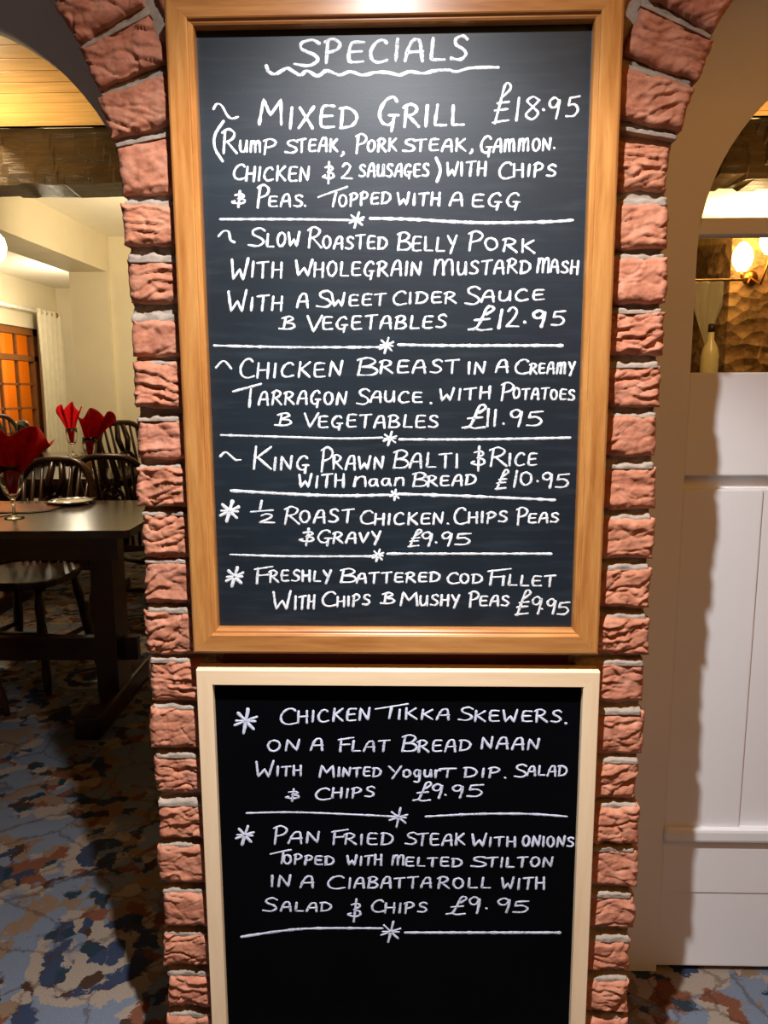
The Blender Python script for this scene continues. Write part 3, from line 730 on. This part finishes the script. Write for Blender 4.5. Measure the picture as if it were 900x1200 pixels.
L('chalk line WITH WHOLEGRAIN MUSTARD MASH', ('w', 'W', 270, 290, 327, 327, 24), ('w', 'ITH', 294, 330, 325, 325, 19), ('w', 'W', 346, 366, 323, 323, 19), ('w', 'HOLEGRAIN', 368, 493, 324, 323, 17), ('w', 'm', 508, 533, 322, 322, 18), ('w', 'USTARD', 536, 621, 322, 320, 16), ('w', 'm', 629, 644, 319, 319, 17), ('w', 'ASH', 645, 677, 319, 321, 15))
L('chalk line WITH A SWEET CIDER SAUCE', ('w', 'W', 267, 289, 365, 365, 25), ('w', 'ITH', 293, 330, 364, 364, 18), ('w', 'A', 348, 361, 360, 360, 16), ('w', 'S', 371, 388, 361, 361, 22), ('w', 'WEET', 389, 451, 359, 358, 15), ('w', 'C', 460, 476, 357, 357, 16), ('w', 'IDER', 479, 534, 356, 355, 14), ('w', 'S', 545, 562, 357, 357, 21), ('w', 'AUCE', 564, 637, 354, 351, 13))
L('chalk line & VEGETABLES £12.95', ('w', 'b', 327, 345, 386, 386, 16), ('w', 'V', 360, 377, 388, 388, 20), ('w', 'EGETABLES', 378, 522, 387, 384, 16), ('w', '£', 549, 576, 388, 388, 30, 3.4), ('w', '1', 582, 590, 384, 384, 24, 3.8), ('w', '2', 593, 607, 383, 383, 23), ('w', '.', 613, 617, 378, 378, 20, 3.8), ('w', '9', 623, 639, 382, 382, 20, 3.8), ('w', '5', 645, 661, 382, 382, 19))
Dv('chalk rule with a star below the belly pork', ('p', [(251, 405), (340, 407), (445, 407)], 3.6), ('s', 453, 405, 9), ('p', [(467, 404), (520, 405), (600, 405), (659, 405)], 4.4))
L('chalk line CHICKEN BREAST IN A CREAMY', ('p', [(253, 431), (262, 423), (271, 432)]), ('w', 'C', 281, 298, 443, 443, 23), ('w', 'HICKEN', 301, 400, 443, 441, 18), ('w', 'B', 419, 442, 440, 440, 20), ('w', 'REAST', 445, 537, 438, 437, 16), ('w', 'IN', 548, 568, 438, 438, 14), ('w', 'A', 581, 595, 436, 436, 15), ('w', 'C', 603, 620, 438, 438, 19), ('w', 'REAmY', 621, 673, 438, 437, 13))
L('chalk line TARRAGON SAUCE WITH POTATOES', ('p', [(273, 459), (306, 450)]), ('p', [(294, 456), (292, 477)]), ('w', 'ARRAGON', 303, 405, 474, 474, 16), ('w', 'S', 418, 432, 475, 475, 20), ('w', 'AUCE', 434, 494, 471, 472, 13), ('w', '.', 503, 507, 473, 473, 14), ('w', 'WITH', 515, 574, 470, 467, 14), ('w', 'P', 587, 601, 468, 468, 19), ('w', 'OTATOES', 601, 673, 467, 469, 13))
L('chalk line & VEGETABLES £11.95', ('w', 'b', 322, 341, 499, 499, 16), ('w', 'V', 356, 372, 501, 501, 17), ('w', 'EGETABLES', 373, 513, 501, 501, 15), ('w', '£', 542, 568, 503, 503, 29, 3.4), ('w', '11', 570, 582, 500, 499, 21), ('w', '.', 588, 592, 497, 497, 14), ('w', '9', 597, 612, 499, 499, 20), ('w', '5', 616, 635, 500, 500, 17))
Dv('chalk rule with a star below the chicken breast', ('p', [(259, 510), (330, 512), (400, 514), (448, 513)], 3.2), ('s', 457, 514, 8), ('p', [(468, 515), (560, 515), (668, 513)], 3.8))
L('chalk line KING PRAWN BALTI & RICE', ('p', [(258, 535), (264, 530), (270, 534), (276, 539), (282, 539)]), ('w', 'K', 296, 317, 549, 549, 27), ('w', 'ING', 320, 362, 551, 551, 17), ('w', 'P', 376, 389, 552, 552, 26), ('w', 'RAWN', 390, 449, 550, 550, 16), ('w', 'B', 461, 478, 549, 549, 23), ('w', 'ALTI', 480, 537, 548, 548, 17), ('w', '&', 552, 568, 549, 549, 26), ('w', 'R', 574, 593, 546, 546, 21), ('w', 'ICE', 596, 628, 546, 545, 15))
L('chalk line WITH NAAN BREAD £10.95', ('w', 'WITH', 350, 403, 572, 571, 15), ('w', 'n', 414, 430, 570, 570, 13), ('w', 'aan', 432, 474, 570, 569, 9), ('w', 'B', 484, 500, 570, 570, 16), ('w', 'READ', 501, 557, 570, 568, 12), ('w', 'l', 579, 595, 574, 574, 24), ('w', '1', 601, 606, 571, 571, 19), ('w', '0', 609, 624, 569, 569, 16), ('w', '.', 628, 632, 565, 565, 14), ('w', '9', 635, 648, 571, 571, 18), ('w', '5', 650, 666, 572, 572, 17))
Dv('chalk rule with a star below the prawn balti', ('p', [(271, 575), (340, 579), (400, 581), (456, 580)], 4.4), ('s', 463, 580, 6), ('p', [(470, 579), (560, 582), (650, 586)], 4.4))
L('chalk line 1/2 ROAST CHICKEN CHIPS PEAS', ('s', 269, 599, 12, 3.6), ('w', '1', 303, 308, 597, 597, 11), ('p', [(294, 600), (320, 598)]), ('w', '2', 304, 321, 613, 613, 11), ('w', 'R', 333, 350, 614, 614, 21), ('w', 'OAST', 351, 413, 613, 612, 15), ('w', 'C', 422, 438, 614, 614, 17), ('w', 'HICKEN', 439, 519, 615, 614, 14), ('w', '.', 523, 527, 614, 614, 14), ('w', 'C', 532, 547, 615, 615, 19), ('w', 'HIPS', 549, 594, 613, 612, 13), ('w', 'P', 606, 618, 614, 614, 19), ('w', 'EAS', 619, 654, 613, 612, 12))
L('chalk line & GRAVY £9.95', ('w', '&', 350, 367, 637, 637, 18), ('w', 'G', 372, 389, 637, 637, 17), ('w', 'RAVY', 390, 446, 637, 636, 13), ('w', 'l', 477, 493, 641, 641, 21), ('w', '9', 493, 506, 639, 639, 17), ('w', '.', 509, 513, 636, 636, 14), ('w', '9', 516, 529, 639, 639, 17), ('w', '5', 532, 551, 639, 639, 14))
Dv('chalk rule with a star below the roast chicken', ('p', [(270, 650), (340, 652), (436, 652)], 3.4), ('s', 443, 651, 7), ('p', [(454, 649), (560, 649), (646, 649)], 3.8))
L('chalk line FRESHLY BATTERED COD FILLET', ('s', 275, 676, 11, 3.6), ('w', 'F', 299, 318, 683, 683, 19), ('w', 'RESHLY', 316, 388, 682, 681, 13), ('w', 'B', 399, 417, 683, 683, 17), ('w', 'ATTERED', 418, 515, 683, 682, 12), ('w', 'C', 524, 538, 684, 684, 13), ('w', 'OD', 539, 565, 684, 684, 12), ('w', 'F', 572, 596, 685, 685, 18), ('w', 'ILLET', 588, 650, 686, 687, 13))
L('chalk line WITH CHIPS & MUSHY PEAS £9.95', ('w', 'W', 320, 341, 714, 714, 23), ('w', 'ITH', 345, 368, 714, 713, 16), ('w', 'C', 377, 394, 711, 711, 18), ('w', 'HIPS', 395, 433, 711, 709, 13), ('w', 'b', 446, 462, 708, 708, 14), ('w', 'M', 469, 490, 710, 710, 16), ('w', 'USHY', 492, 538, 710, 710, 13), ('w', 'P', 550, 561, 711, 711, 18), ('w', 'EAS', 562, 596, 710, 710, 12), ('w', 'l', 602, 622, 721, 721, 31), ('w', '9', 622, 634, 718, 718, 20), ('w', '.', 633, 637, 714, 714, 14), ('w', '9', 640, 651, 719, 719, 18), ('w', '5', 652, 666, 721, 721, 15))

profB = [(0, -.0005), (0, -.0285), (.001, -.0295), (.0225, -.0295), (.0235, -.0285), (.0235, -.0005)]
YBd = -.017
low_board, rel2 = framed('menu_chalkboard', 'black chalkboard in a plain pale pine frame, hung below the slate one', -.308, .2825, .130, .794, profB, M['pine_h'], M['pine_v'], M['black'], YBd, .0235)
yb = YBd-.0001
WPX = 2.5
L = lambda label, *parts: line(low_board, rel2, label, parts, M['chalk2'], yb)
Dv = lambda label, *parts: line(low_board, rel2, label, parts, M['chalk2'], yb, 'chalk_divider')
L('chalk line CHICKEN TIKKA SKEWERS', ('s', 288, 845, 14, 3.2), ('w', 'C', 328, 348, 849, 849, 20), ('w', 'HICKEN', 349, 433, 847, 844, 15), ('p', [(440, 831), (460, 828), (478, 825)]), ('p', [(459, 829), (456, 842)]), ('w', 'IKKA', 466, 526, 843, 843, 13), ('w', 'S', 537, 553, 845, 845, 17), ('w', 'KEWERS', 556, 657, 845, 847, 14), ('w', '.', 661, 665, 848, 848, 14, 3.6))
L('chalk line ON A FLAT BREAD NAAN', ('w', 'ON', 313, 350, 880, 880, 14), ('w', 'A', 364, 378, 879, 879, 15), ('w', 'F', 397, 413, 880, 880, 17), ('w', 'LAT', 412, 455, 880, 880, 13), ('w', 'B', 471, 488, 880, 880, 19), ('w', 'READ', 490, 551, 881, 880, 14), ('w', 'NAAN', 564, 631, 878, 878, 14))
L('chalk line WITH MINTED YOGURT DIP SALAD', ('w', 'W', 299, 320, 911, 911, 19), ('w', 'ITH', 324, 353, 909, 909, 12), ('w', 'M', 374, 392, 911, 911, 14), ('w', 'INTED', 396, 446, 910, 910, 11), ('w', 'Y', 455, 470, 910, 910, 13), ('w', 'ogur', 472, 516, 911, 911, 10), ('w', 'T', 515, 533, 911, 911, 11), ('w', 'DIP', 544, 585, 911, 911, 12), ('w', '.', 590, 594, 912, 912, 14), ('w', 'S', 603, 617, 911, 911, 15), ('w', 'ALAD', 618, 664, 909, 909, 12))
L('chalk line & CHIPS £9.95', ('w', '&', 334, 350, 937, 937, 13), ('w', 'C', 369, 387, 937, 937, 15), ('w', 'HIPS', 389, 438, 935, 934, 12), ('w', '£', 484, 504, 938, 938, 22), ('w', '9', 505, 518, 935, 935, 17), ('w', '.', 520, 524, 932, 932, 14), ('w', '9', 529, 543, 935, 935, 16), ('w', '5', 546, 565, 934, 934, 14))
Dv('chalk rule with a star below the skewers', ('p', [(289, 953), (340, 952), (400, 954), (462, 957)], 3.2), ('s', 467, 958, 11), ('p', [(499, 957), (560, 954), (620, 954), (664, 957)], 3.6))
L('chalk line PAN FRIED STEAK WITH ONIONS', ('s', 287, 979, 11, 3.2), ('w', 'P', 321, 336, 988, 988, 21), ('w', 'AN', 338, 374, 988, 988, 14), ('w', 'F', 389, 406, 989, 989, 18), ('w', 'RIED', 404, 460, 989, 991, 14), ('w', 'S', 475, 488, 990, 990, 15), ('w', 'TEAK', 489, 544, 991, 990, 14), ('w', 'W', 553, 570, 992, 992, 16), ('w', 'ITH', 573, 604, 992, 992, 12), ('w', 'ONIONS', 612, 672, 992, 992, 12))
L('chalk line TOPPED WITH MELTED STILTON', ('p', [(317, 1001), (330, 998), (341, 996)]), ('p', [(332, 999), (330, 1012)]), ('w', 'OPPED', 332, 391, 1012, 1014, 11), ('w', 'WITH', 407, 447, 1014, 1014, 12), ('w', 'm', 459, 474, 1014, 1014, 12), ('w', 'ELTED', 475, 541, 1015, 1016, 11), ('w', 'S', 552, 570, 1016, 1016, 13), ('w', 'TILTON', 571, 647, 1016, 1016, 12))
L('chalk line IN A CIABATTA ROLL WITH', ('w', 'IN', 317, 340, 1039, 1039, 15), ('w', 'A', 352, 367, 1040, 1040, 14), ('w', 'C', 383, 404, 1042, 1042, 16), ('w', 'IABATTA', 408, 505, 1041, 1040, 13), ('w', 'ROLL', 513, 574, 1041, 1041, 13), ('w', 'WITH', 588, 638, 1042, 1042, 14))
L('chalk line SALAD & CHIPS £9.95', ('w', 'S', 308, 324, 1068, 1068, 17), ('w', 'ALAD', 329, 388, 1068, 1068, 11), ('w', '&', 407, 422, 1077, 1077, 24), ('w', 'C', 435, 450, 1069, 1069, 14), ('w', 'HIPS', 451, 500, 1070, 1069, 12), ('w', '£', 523, 545, 1072, 1072, 23), ('w', '9', 549, 563, 1069, 1069, 18), ('w', '.', 568, 572, 1065, 1065, 14), ('w', '9', 582, 598, 1069, 1069, 17), ('w', '5', 600, 619, 1070, 1070, 15))
Dv('chalk rule with a star at the foot of the list', ('p', [(283, 1098), (330, 1091), (370, 1088), (448, 1088)], 3.8), ('s', 458, 1092, 12), ('p', [(475, 1093), (560, 1093), (656, 1093)], 4.4))

# ------------------------------------------------------------------ dining room furniture
def make_table(label, loc, rz, wx_, dy, group='dark trestle tables'):
    t = thing('dining_table', label, 'table', loc, rz, group)
    bm = bmesh.new(); prism(bm, [(-wx_/2+.0, -dy/2), (wx_/2-.012, -dy/2), (wx_/2, -dy/2+.02), (wx_/2, dy/2-.02), (wx_/2-.012, dy/2), (-wx_/2, dy/2)], .722, .75, .003); obj('tabletop', bm, M['table_wood'], t)
    for a in (-dy/2+.06, dy/2-.085): bm = bmesh.new(); box(bm, -wx_/2+.06, wx_/2-.06, a, a+.025, .64, .722); obj('apron', bm, M['dark_wood'], t)
    for s in (-1, 1):
        x = s*(wx_/2-.20)
        bm = bmesh.new(); prism(bm, [(x-.04, -.07), (x+.04, -.07), (x+.04, .07), (x-.04, .07)], .08, .722, .006); obj('trestle', bm, M['dark_wood'], t)
        bm = bmesh.new(); box(bm, x-.045, x+.045, -dy/2+.05, dy/2-.05, 0, .085, .012); obj('trestle_foot', bm, M['dark_wood'], t)
    bm = bmesh.new(); box(bm, -wx_/2+.10, wx_/2-.10, -.02, .02, .19, .28, .004); obj('stretcher', bm, M['dark_wood'], t)
    return t
make_table('near dark dining table by the brick pillar, laid with plate, mat and glass', (-1.565, 1.665, 0), math.radians(2), 1.30, .70)
make_table('second dark table behind the near one, set with a candle jar', (-1.98, 3.14, 0), 0, .92, .66)
make_table('farthest dark table, in front of the window alcove', (-2.62, 4.25, 0), 0, .70, .58)

def make_chair(label, H=.90):
    t = thing('wheelback_chair', label, 'chair', group='wheelback dining chairs')
    bm = bmesh.new()                                         # saddle seat, front towards -y
    prof = []
    for k in range(28):
        a = 2*PI*k/28; r = 1/(abs(math.cos(a))**3.2+abs(math.sin(a))**3.2)**(1/3.2)
        prof.append((.205*r*math.cos(a)*(1.0 if math.sin(a) < 0 else .93), .20*r*math.sin(a)))
    prism(bm, prof, .425, .458, .011); obj('seat', bm, M['dark_wood'], t)
    feet = {}
    for sx in (-1, 1):
        for sy in (-1, 1):
            a = Vector((sx*.135, sy*.125, .43)); b = Vector((sx*.19, sy*.185, 0)); feet[sx, sy] = (a, b)
            bm = bmesh.new(); fr = [0, .12, .2, .3, .45, .6, .72, .8, .9, 1]
            tube(bm, [a+(b-a)*f for f in fr], [.014, .016, .02, .017, .021, .021, .016, .019, .016, .012], 10); obj('leg', bm, M['dark_wood'], t, True)
    mid = lambda s, f: feet[s][0]+(feet[s][1]-feet[s][0])*f
    for sx in (-1, 1):
        bm = bmesh.new(); tube(bm, [mid((sx, -1), .58), (mid((sx, -1), .58)+mid((sx, 1), .58))/2, mid((sx, 1), .58)], [.009, .014, .009], 8); obj('stretcher', bm, M['dark_wood'], t, True)
    c = [(mid((s, -1), .58)+mid((s, 1), .58))/2 for s in (-1, 1)]
    bm = bmesh.new(); tube(bm, [c[0], (c[0]+c[1])/2, c[1]], [.009, .014, .009], 8); obj('stretcher', bm, M['dark_wood'], t, True)
    lean = .16/(.9-.45)
    hh = H-.452
    def bp(x, z): return Vector((x, .165+(z-.45)*lean*.75, z))
    bm = bmesh.new(); hp = []
    for k in range(25):
        a = PI*k/24; ca, sa = math.cos(a), math.sin(a)
        hp.append(bp(-.20*(abs(ca)**.55)*(1 if ca > 0 else -1) if True else 0, .45+hh*(sa**.62)))
    tube(bm, hp, .0155, 10); obj('bow', bm, M['dark_wood'], t, True)
    def top(x): 
        c_ = min(1, (abs(x)/.20))**(1/.55); return .45+hh*(math.sqrt(max(0, 1-c_*c_))**.62)
    for x in (-.145, -.105, -.065, .065, .105, .145):
        x2 = x*1.08
        bm = bmesh.new(); tube(bm, [bp(x*.85, .45), bp(x, .45+hh*.4), bp(x2, top(x2))], [.008, .0095, .007], 8); obj('spindle', bm, M['dark_wood'], t, True)
    bm = bmesh.new()                                         # pierced splat with its wheel
    zc = .45+hh*.55
    tube(bm, [bp(.046*math.cos(a), zc+.046*math.sin(a)) for a in [2*PI*k/24 for k in range(24)]], .011, 8, True)
    for k in range(3):
        a = PI*k/3+PI/6; tube(bm, [bp(-.04*math.cos(a), zc-.04*math.sin(a)), bp(.04*math.cos(a), zc+.04*math.sin(a))], .008, 6)
    for s in (-1, 1):
        tube(bm, [bp(s*.018, .45), bp(s*.036, .45+hh*.2), bp(s*.016, zc-.045)], [.016, .019, .014], 8)
        tube(bm, [bp(s*.016, zc+.045), bp(s*.034, .45+hh*.8), bp(s*.020, .440+hh)], [.014, .017, .014], 8)
    obj('splat', bm, M['dark_wood'], t, True)
    return t
ch = make_chair('dark wheelback chair tucked under the far side of the near table')
ch.location = (-1.585, 1.985, 0); ch.rotation_euler = (0, 0, math.radians(-8))
spots = [((-1.72, 1.45), 180-14, 'dark wheelback chair at the near table, mostly outside the left picture edge'),
         ((-1.38, 2.72), 178, 'dark wheelback chair beside the brick pillar, seen from behind'),
         ((-1.50, 3.46), 60, 'dark wheelback chair half hidden by the brick pillar, at the end of the second table'),
         ((-3.02, 4.85), 62, 'dark wheelback chair standing in front of the orange window'),
         ((-2.16, 3.86), 128, 'dark wheelback chair standing in front of the cream curtain')]
for i, ((x, y), a, lab) in enumerate(spots):
    c = dup(ch, (x, y, 0), math.radians(a), lab)
    if i > 1: c.scale = (1.06, 1.06, 1.12)

def make_glass(label, loc):
    t = thing('wine_glass', label, 'glass', loc, 0, 'stemmed glasses holding red napkins')
    bm = bmesh.new()
    lathe(bm, [(0, .0), (.034, .0), (.034, .003), (.012, .008), (.006, .016), (.005, .05), (.011, .056), (.007, .064), (.012, .072), (.026, .088), (.036, .115), (.040, .15), (.038, .19), (.0365, .19), (.0385, .15), (.0345, .116), (.024, .091), (.010, .078), (0, .076)], n=32)
    obj('bowl_and_stem', bm, M['glass'], t, True)
    return t
def make_napkin(label, loc, rz, H, spread, seed, lean=0):
    """a square napkin folded into a fan and pushed into a glass"""
    bm = bmesh.new(); n, m = 28, 12; random.seed(seed); Gd = []
    for j in range(m+1):
        f = j/m; row = []
        for i in range(n+1):
            u = i/n*2-1
            wdt = .012+ .010*min(1, f*4) + spread*max(0, f-.28)**1.15
            ztop = H*(.80+.20*abs(math.sin(u*PI*1.25+seed)))
            x = wdt*math.sin(u*1.35) + lean*max(0, f-.3)*.2
            pleat = (.010+.020*f)*math.sin(u*PI*3.2+seed) * (1 if f > .25 else f*3)
            z = .004+f*(ztop) - .04*f*f*abs(u)**1.5
            row.append(bm.verts.new((x, pleat*1.1, z)))
        Gd.append(row)
    for j in range(m):
        for i in range(n): bm.faces.new((Gd[j][i], Gd[j][i+1], Gd[j+1][i+1], Gd[j+1][i]))
    o = obj('napkin', bm, M['napkin'], None, True)
    md = o.modifiers.new('thickness', 'SOLIDIFY'); md.thickness = .0025
    o.location = loc; o.rotation_euler = (0, 0, rz)
    return tag(o, label, 'napkin', 'red napkins folded in glasses')
g1 = onZ(17, 607, .7505); make_glass('stemmed glass on the near table, holding the largest red napkin', g1)
make_napkin('dark red napkin fanned out of the glass on the near table', g1+Vector((0, 0, .083)), .35, .25, .19, 3)
g2 = onZ(103, 549, .7505); g2 = Vector((-1.80, 3.24, .7505)); make_glass('stemmed glass beside the candle jar on the second table', g2)
make_napkin('bright red napkin opening like a flower on the second table', g2+Vector((0, 0, .083)), .2, .27, .13, 5.2, .3)
g3 = Vector((-2.355, 4.28, .7505)); make_glass('stemmed glass on the farthest table, in front of the curtain', g3)
make_napkin('small red two-pointed napkin on the farthest table', g3+Vector((0, 0, .083)), .1, .29, .10, 1.1)
p = Vector((-1.352, 1.935, .7505))
t = thing('side_plate', 'white side plate with dark rim on the near table', 'plate', p)
bm = bmesh.new(); lathe(bm, [(0, .004), (.05, .004), (.058, .008), (.088, .014), (.0895, .0125), (.06, .004), (.045, 0), (0, 0)], n=48); obj('plate_body', bm, M['china'], t, True)
bm = bmesh.new(); lathe(bm, [(.084, .0135), (.0885, .0147), (.0905, .0140), (.0905, .0120), (.086, .0125), (.084, .0135)], n=48); obj('rim', bm, M['china_rim'], t, True)
def knife(label, loc, rz, m):
    bm = bmesh.new(); prism(bm, [(-.085, -.005), (-.005, -.004), (0, -.008), (.075, -.008), (.088, .001), (.08, .006), (0, .005), (-.085, .005), (-.09, 0)], 0, .003, .001)
    o = obj('table_knife', bm, m); o.location = loc; o.rotation_euler = (0, 0, rz); return tag(o, label, 'knife')
knife('small butter knife lying across the side plate', p+Vector((.01, 0, .0165)), .5, M['metal'])
knife('table knife on the near table at the picture edge', (-1.49, 1.60, .7505), 1.0, M['metal'])
bm = bmesh.new(); cx, cy = -1.50, 1.80
t = thing('place_mat', 'brown eight-sided place mat with dark border on the near table', 'place mat', (cx, cy, .7505))
oct_ = lambda a, b, c: [(-a+c, -b), (a-c, -b), (a, -b+c), (a, b-c), (a-c, b), (-a+c, b), (-a, b-c), (-a, -b+c)]
prism(bm, oct_(.155, .115, .05), 0, .003, .001); obj('border', bm, M['mat_edge'], t)
bm = bmesh.new(); prism(bm, oct_(.143, .103, .045), .0025, .0042, .0005); obj('mat_face', bm, M['mat'], t)
c = Vector((-1.765, 3.10, .7505))
t = thing('candle_jar', 'small amber candle jar on the second table', 'candle', c)
bm = bmesh.new(); lathe(bm, [(0, 0), (.026, 0), (.03, .006), (.024, .03), (.03, .05), (.034, .075), (.031, .075), (.027, .052), (.02, .032), (0, .03)], n=28); obj('jar', bm, M['wax_jar'], t, True)
bm = bmesh.new(); lathe(bm, [(0, .031), (.019, .031), (.024, .05), (.024, .056), (0, .058)], n=20); obj('wax', bm, M['candle'], t, True)
s = Vector((wx+.005, 6.30, WZ0+.001))
t = thing('candle', 'short cream candle in a holder on the window sill', 'candle', s)
bm = bmesh.new(); lathe(bm, [(0, 0), (.05, 0), (.05, .01), (.02, .02), (.02, .05), (.042, .065), (.042, .075), (0, .075)], n=24); obj('holder', bm, M['brass'], t, True)
bm = bmesh.new(); lathe(bm, [(0, .075), (.034, .075), (.034, .165), (.03, .17), (0, .168)], n=24); obj('wax', bm, M['candle'], t, True)
# curtain and pole
t = thing('curtain_pole', 'slim pale metal curtain pole above the orange window', 'curtain pole', (wx+.10, 6.2, 1.99))
bm = bmesh.new(); tube(bm, [(0, -1.2, 0), (0, .94, 0)], .02, 12); obj('rod', bm, M['pole'], t, True)
bm = bmesh.new(); lathe(bm, [(0, -.03), (.022, -.02), (.03, 0), (.022, .02), (0, .03)], (0, .96, 0), 16); obj('finial', bm, M['brass'], t, True)
bm = bmesh.new(); tube(bm, [(0, .86, 0), (-.10, .86, 0)], .012, 8); obj('bracket', bm, M['metal'], t, True)
def curtain(name, label, loc, along, width, z0, z1, folds, depth, gather, mat):
    bm = bmesh.new(); n, m = 90, 24; Gd = []
    for j in range(m+1):
        f = j/m; row = []
        wdt = width*(1-gather*(1-f)**1.0)
        for i in range(n+1):
            u = i/n; d = depth*math.sin(u*2*PI*folds+.6*math.sin(f*3))
            q = (d, u*wdt, z0+(z1-z0)*f) if along == 'y' else (u*wdt, d, z0+(z1-z0)*f)
            row.append(bm.verts.new(q))
        Gd.append(row)
    for j in range(m):
        for i in range(n): bm.faces.new((Gd[j][i], Gd[j][i+1], Gd[j+1][i+1], Gd[j+1][i]))
    o = obj(name, bm, mat, None, True); md = o.modifiers.new('thickness', 'SOLIDIFY'); md.thickness = .003
    o.location = loc; return tag(o, label, 'curtain')
curtain('curtain', 'cream curtain drawn to the right of the orange window', (wx+.10, 6.72, 0), 'y', .56, .25, 2.02, 5, .035, .12, M['curtain'])
# lamps
t = thing('pendant_lamp', 'lit globe lamp hanging at the left picture edge below the beam', 'lamp', (-1.655, 2.05, 0))
bm = bmesh.new(); lathe(bm, [(0, 1.70), (.03, 1.708), (.052, 1.735), (.06, 1.77), (.052, 1.805), (.03, 1.83), (.018, 1.835), (0, 1.835)], n=28); obj('globe', bm, M['bulb'], t, True)
bm = bmesh.new(); lathe(bm, [(0, 1.835), (.022, 1.835), (.022, 1.88), (.006, 1.89), (.003, 1.90), (.003, 2.27), (.04, 2.28), (.04, 2.30), (0, 2.30)], n=20); obj('cord_and_rose', bm, M['brass'], t, True)
t = thing('wall_light', 'brass wall light with two glowing candle bulbs seen through the partition glass', 'lamp', (2.31, 4.30, 1.925))
bm = bmesh.new(); lathe(bm, [(0, 0), (.05, 0), (.05, .012), (0, .02)], n=20); bmesh.ops.rotate(bm, verts=bm.verts[:], cent=(0, 0, 0), matrix=Matrix.Rotation(PI/2, 3, 'X')); obj('back_plate', bm, M['brass'], t, True)
for dx, dz in ((-.11, 0), (.06, .107)):
    bm = bmesh.new(); tube(bm, [(0, -.01, 0), (dx*.5, -.10, -.05), (dx, -.13, -.02+dz), (dx, -.13, .03+dz)], .008, 8); obj('arm', bm, M['brass'], t, True)
    bm = bmesh.new(); lathe(bm, [(0, .03), (.03, .03), (.055, .07), (.066, .11), (.056, .16), (.024, .205), (0, .215)], (dx, -.13, dz), 20); obj('bulb', bm, M['bulb2'], t, True)
# things seen low in the partition glass
bm = bmesh.new()                                            # pennon of cloth, gathered to a point
Gd = []
for j in range(25):
    f = j/24; hw = .088*max(.05, min(1, f/.62))**.9; row = []
    for i in range(31):
        u = i/30*2-1; row.append(bm.verts.new((u*hw+(.0 if f > .6 else -.0), .018*math.sin(u*7)*(.3+.7*f), .36*f)))
    Gd.append(row)
for j in range(24):
    for i in range(30): bm.faces.new((Gd[j][i], Gd[j][i+1], Gd[j+1][i+1], Gd[j+1][i]))
o = obj('cloth_drape', bm, M['curtain'], None, True); md = o.modifiers.new('thickness', 'SOLIDIFY'); md.thickness = .004
o.location = (1.775, 3.60, 1.455); tag(o, 'cream cloth hanging to a point, seen through the partition glass', 'curtain')
t = thing('curtain_pole', 'brass rail running along to the pointed cream cloth behind the partition glass', 'curtain pole', (1.775, 3.60, 1.815))
bm = bmesh.new(); tube(bm, [(-1.475, 0, .008), (.20, 0, .008)], .007, 10); obj('rod', bm, M['brass'], t, True)
bm = bmesh.new(); lathe(bm, [(0, -.016), (.012, -.012), (.016, 0), (.012, .012), (0, .016)], (.21, 0, .008), 16); obj('finial', bm, M['brass'], t, True)
t = thing('bottle', 'pale bottle standing on a dark shelf, seen through the partition glass', 'bottle', (1.577, 3.0, 1.195))
bm = bmesh.new(); lathe(bm, [(0, 0), (.042, 0), (.044, .01), (.044, .17), (.036, .21), (.016, .25), (.014, .31), (0, .31)], n=28); obj('bottle_body', bm, M['bottle'], t, True)
bm = bmesh.new(); lathe(bm, [(.0145, .29), (.017, .29), (.017, .33), (0, .333)], n=20); obj('cap', bm, M['dark_wood'], t, True)
t = thing('bookcase', 'dark shelf unit below the bottle, seen through the partition glass', 'shelf unit', (1.577, 3.06, .0145))
bm = bmesh.new(); box(bm, -.3, .3, -.15, .15, 1.15, 1.18, .004); obj('shelf', bm, M['dark_wood'], t)
bm = bmesh.new(); box(bm, -.3, -.27, -.15, .15, 0, 1.15); box(bm, .27, .3, -.15, .15, 0, 1.15); box(bm, -.27, .27, .13, .15, 0, 1.15); obj('carcase', bm, M['dark_wood'], t)
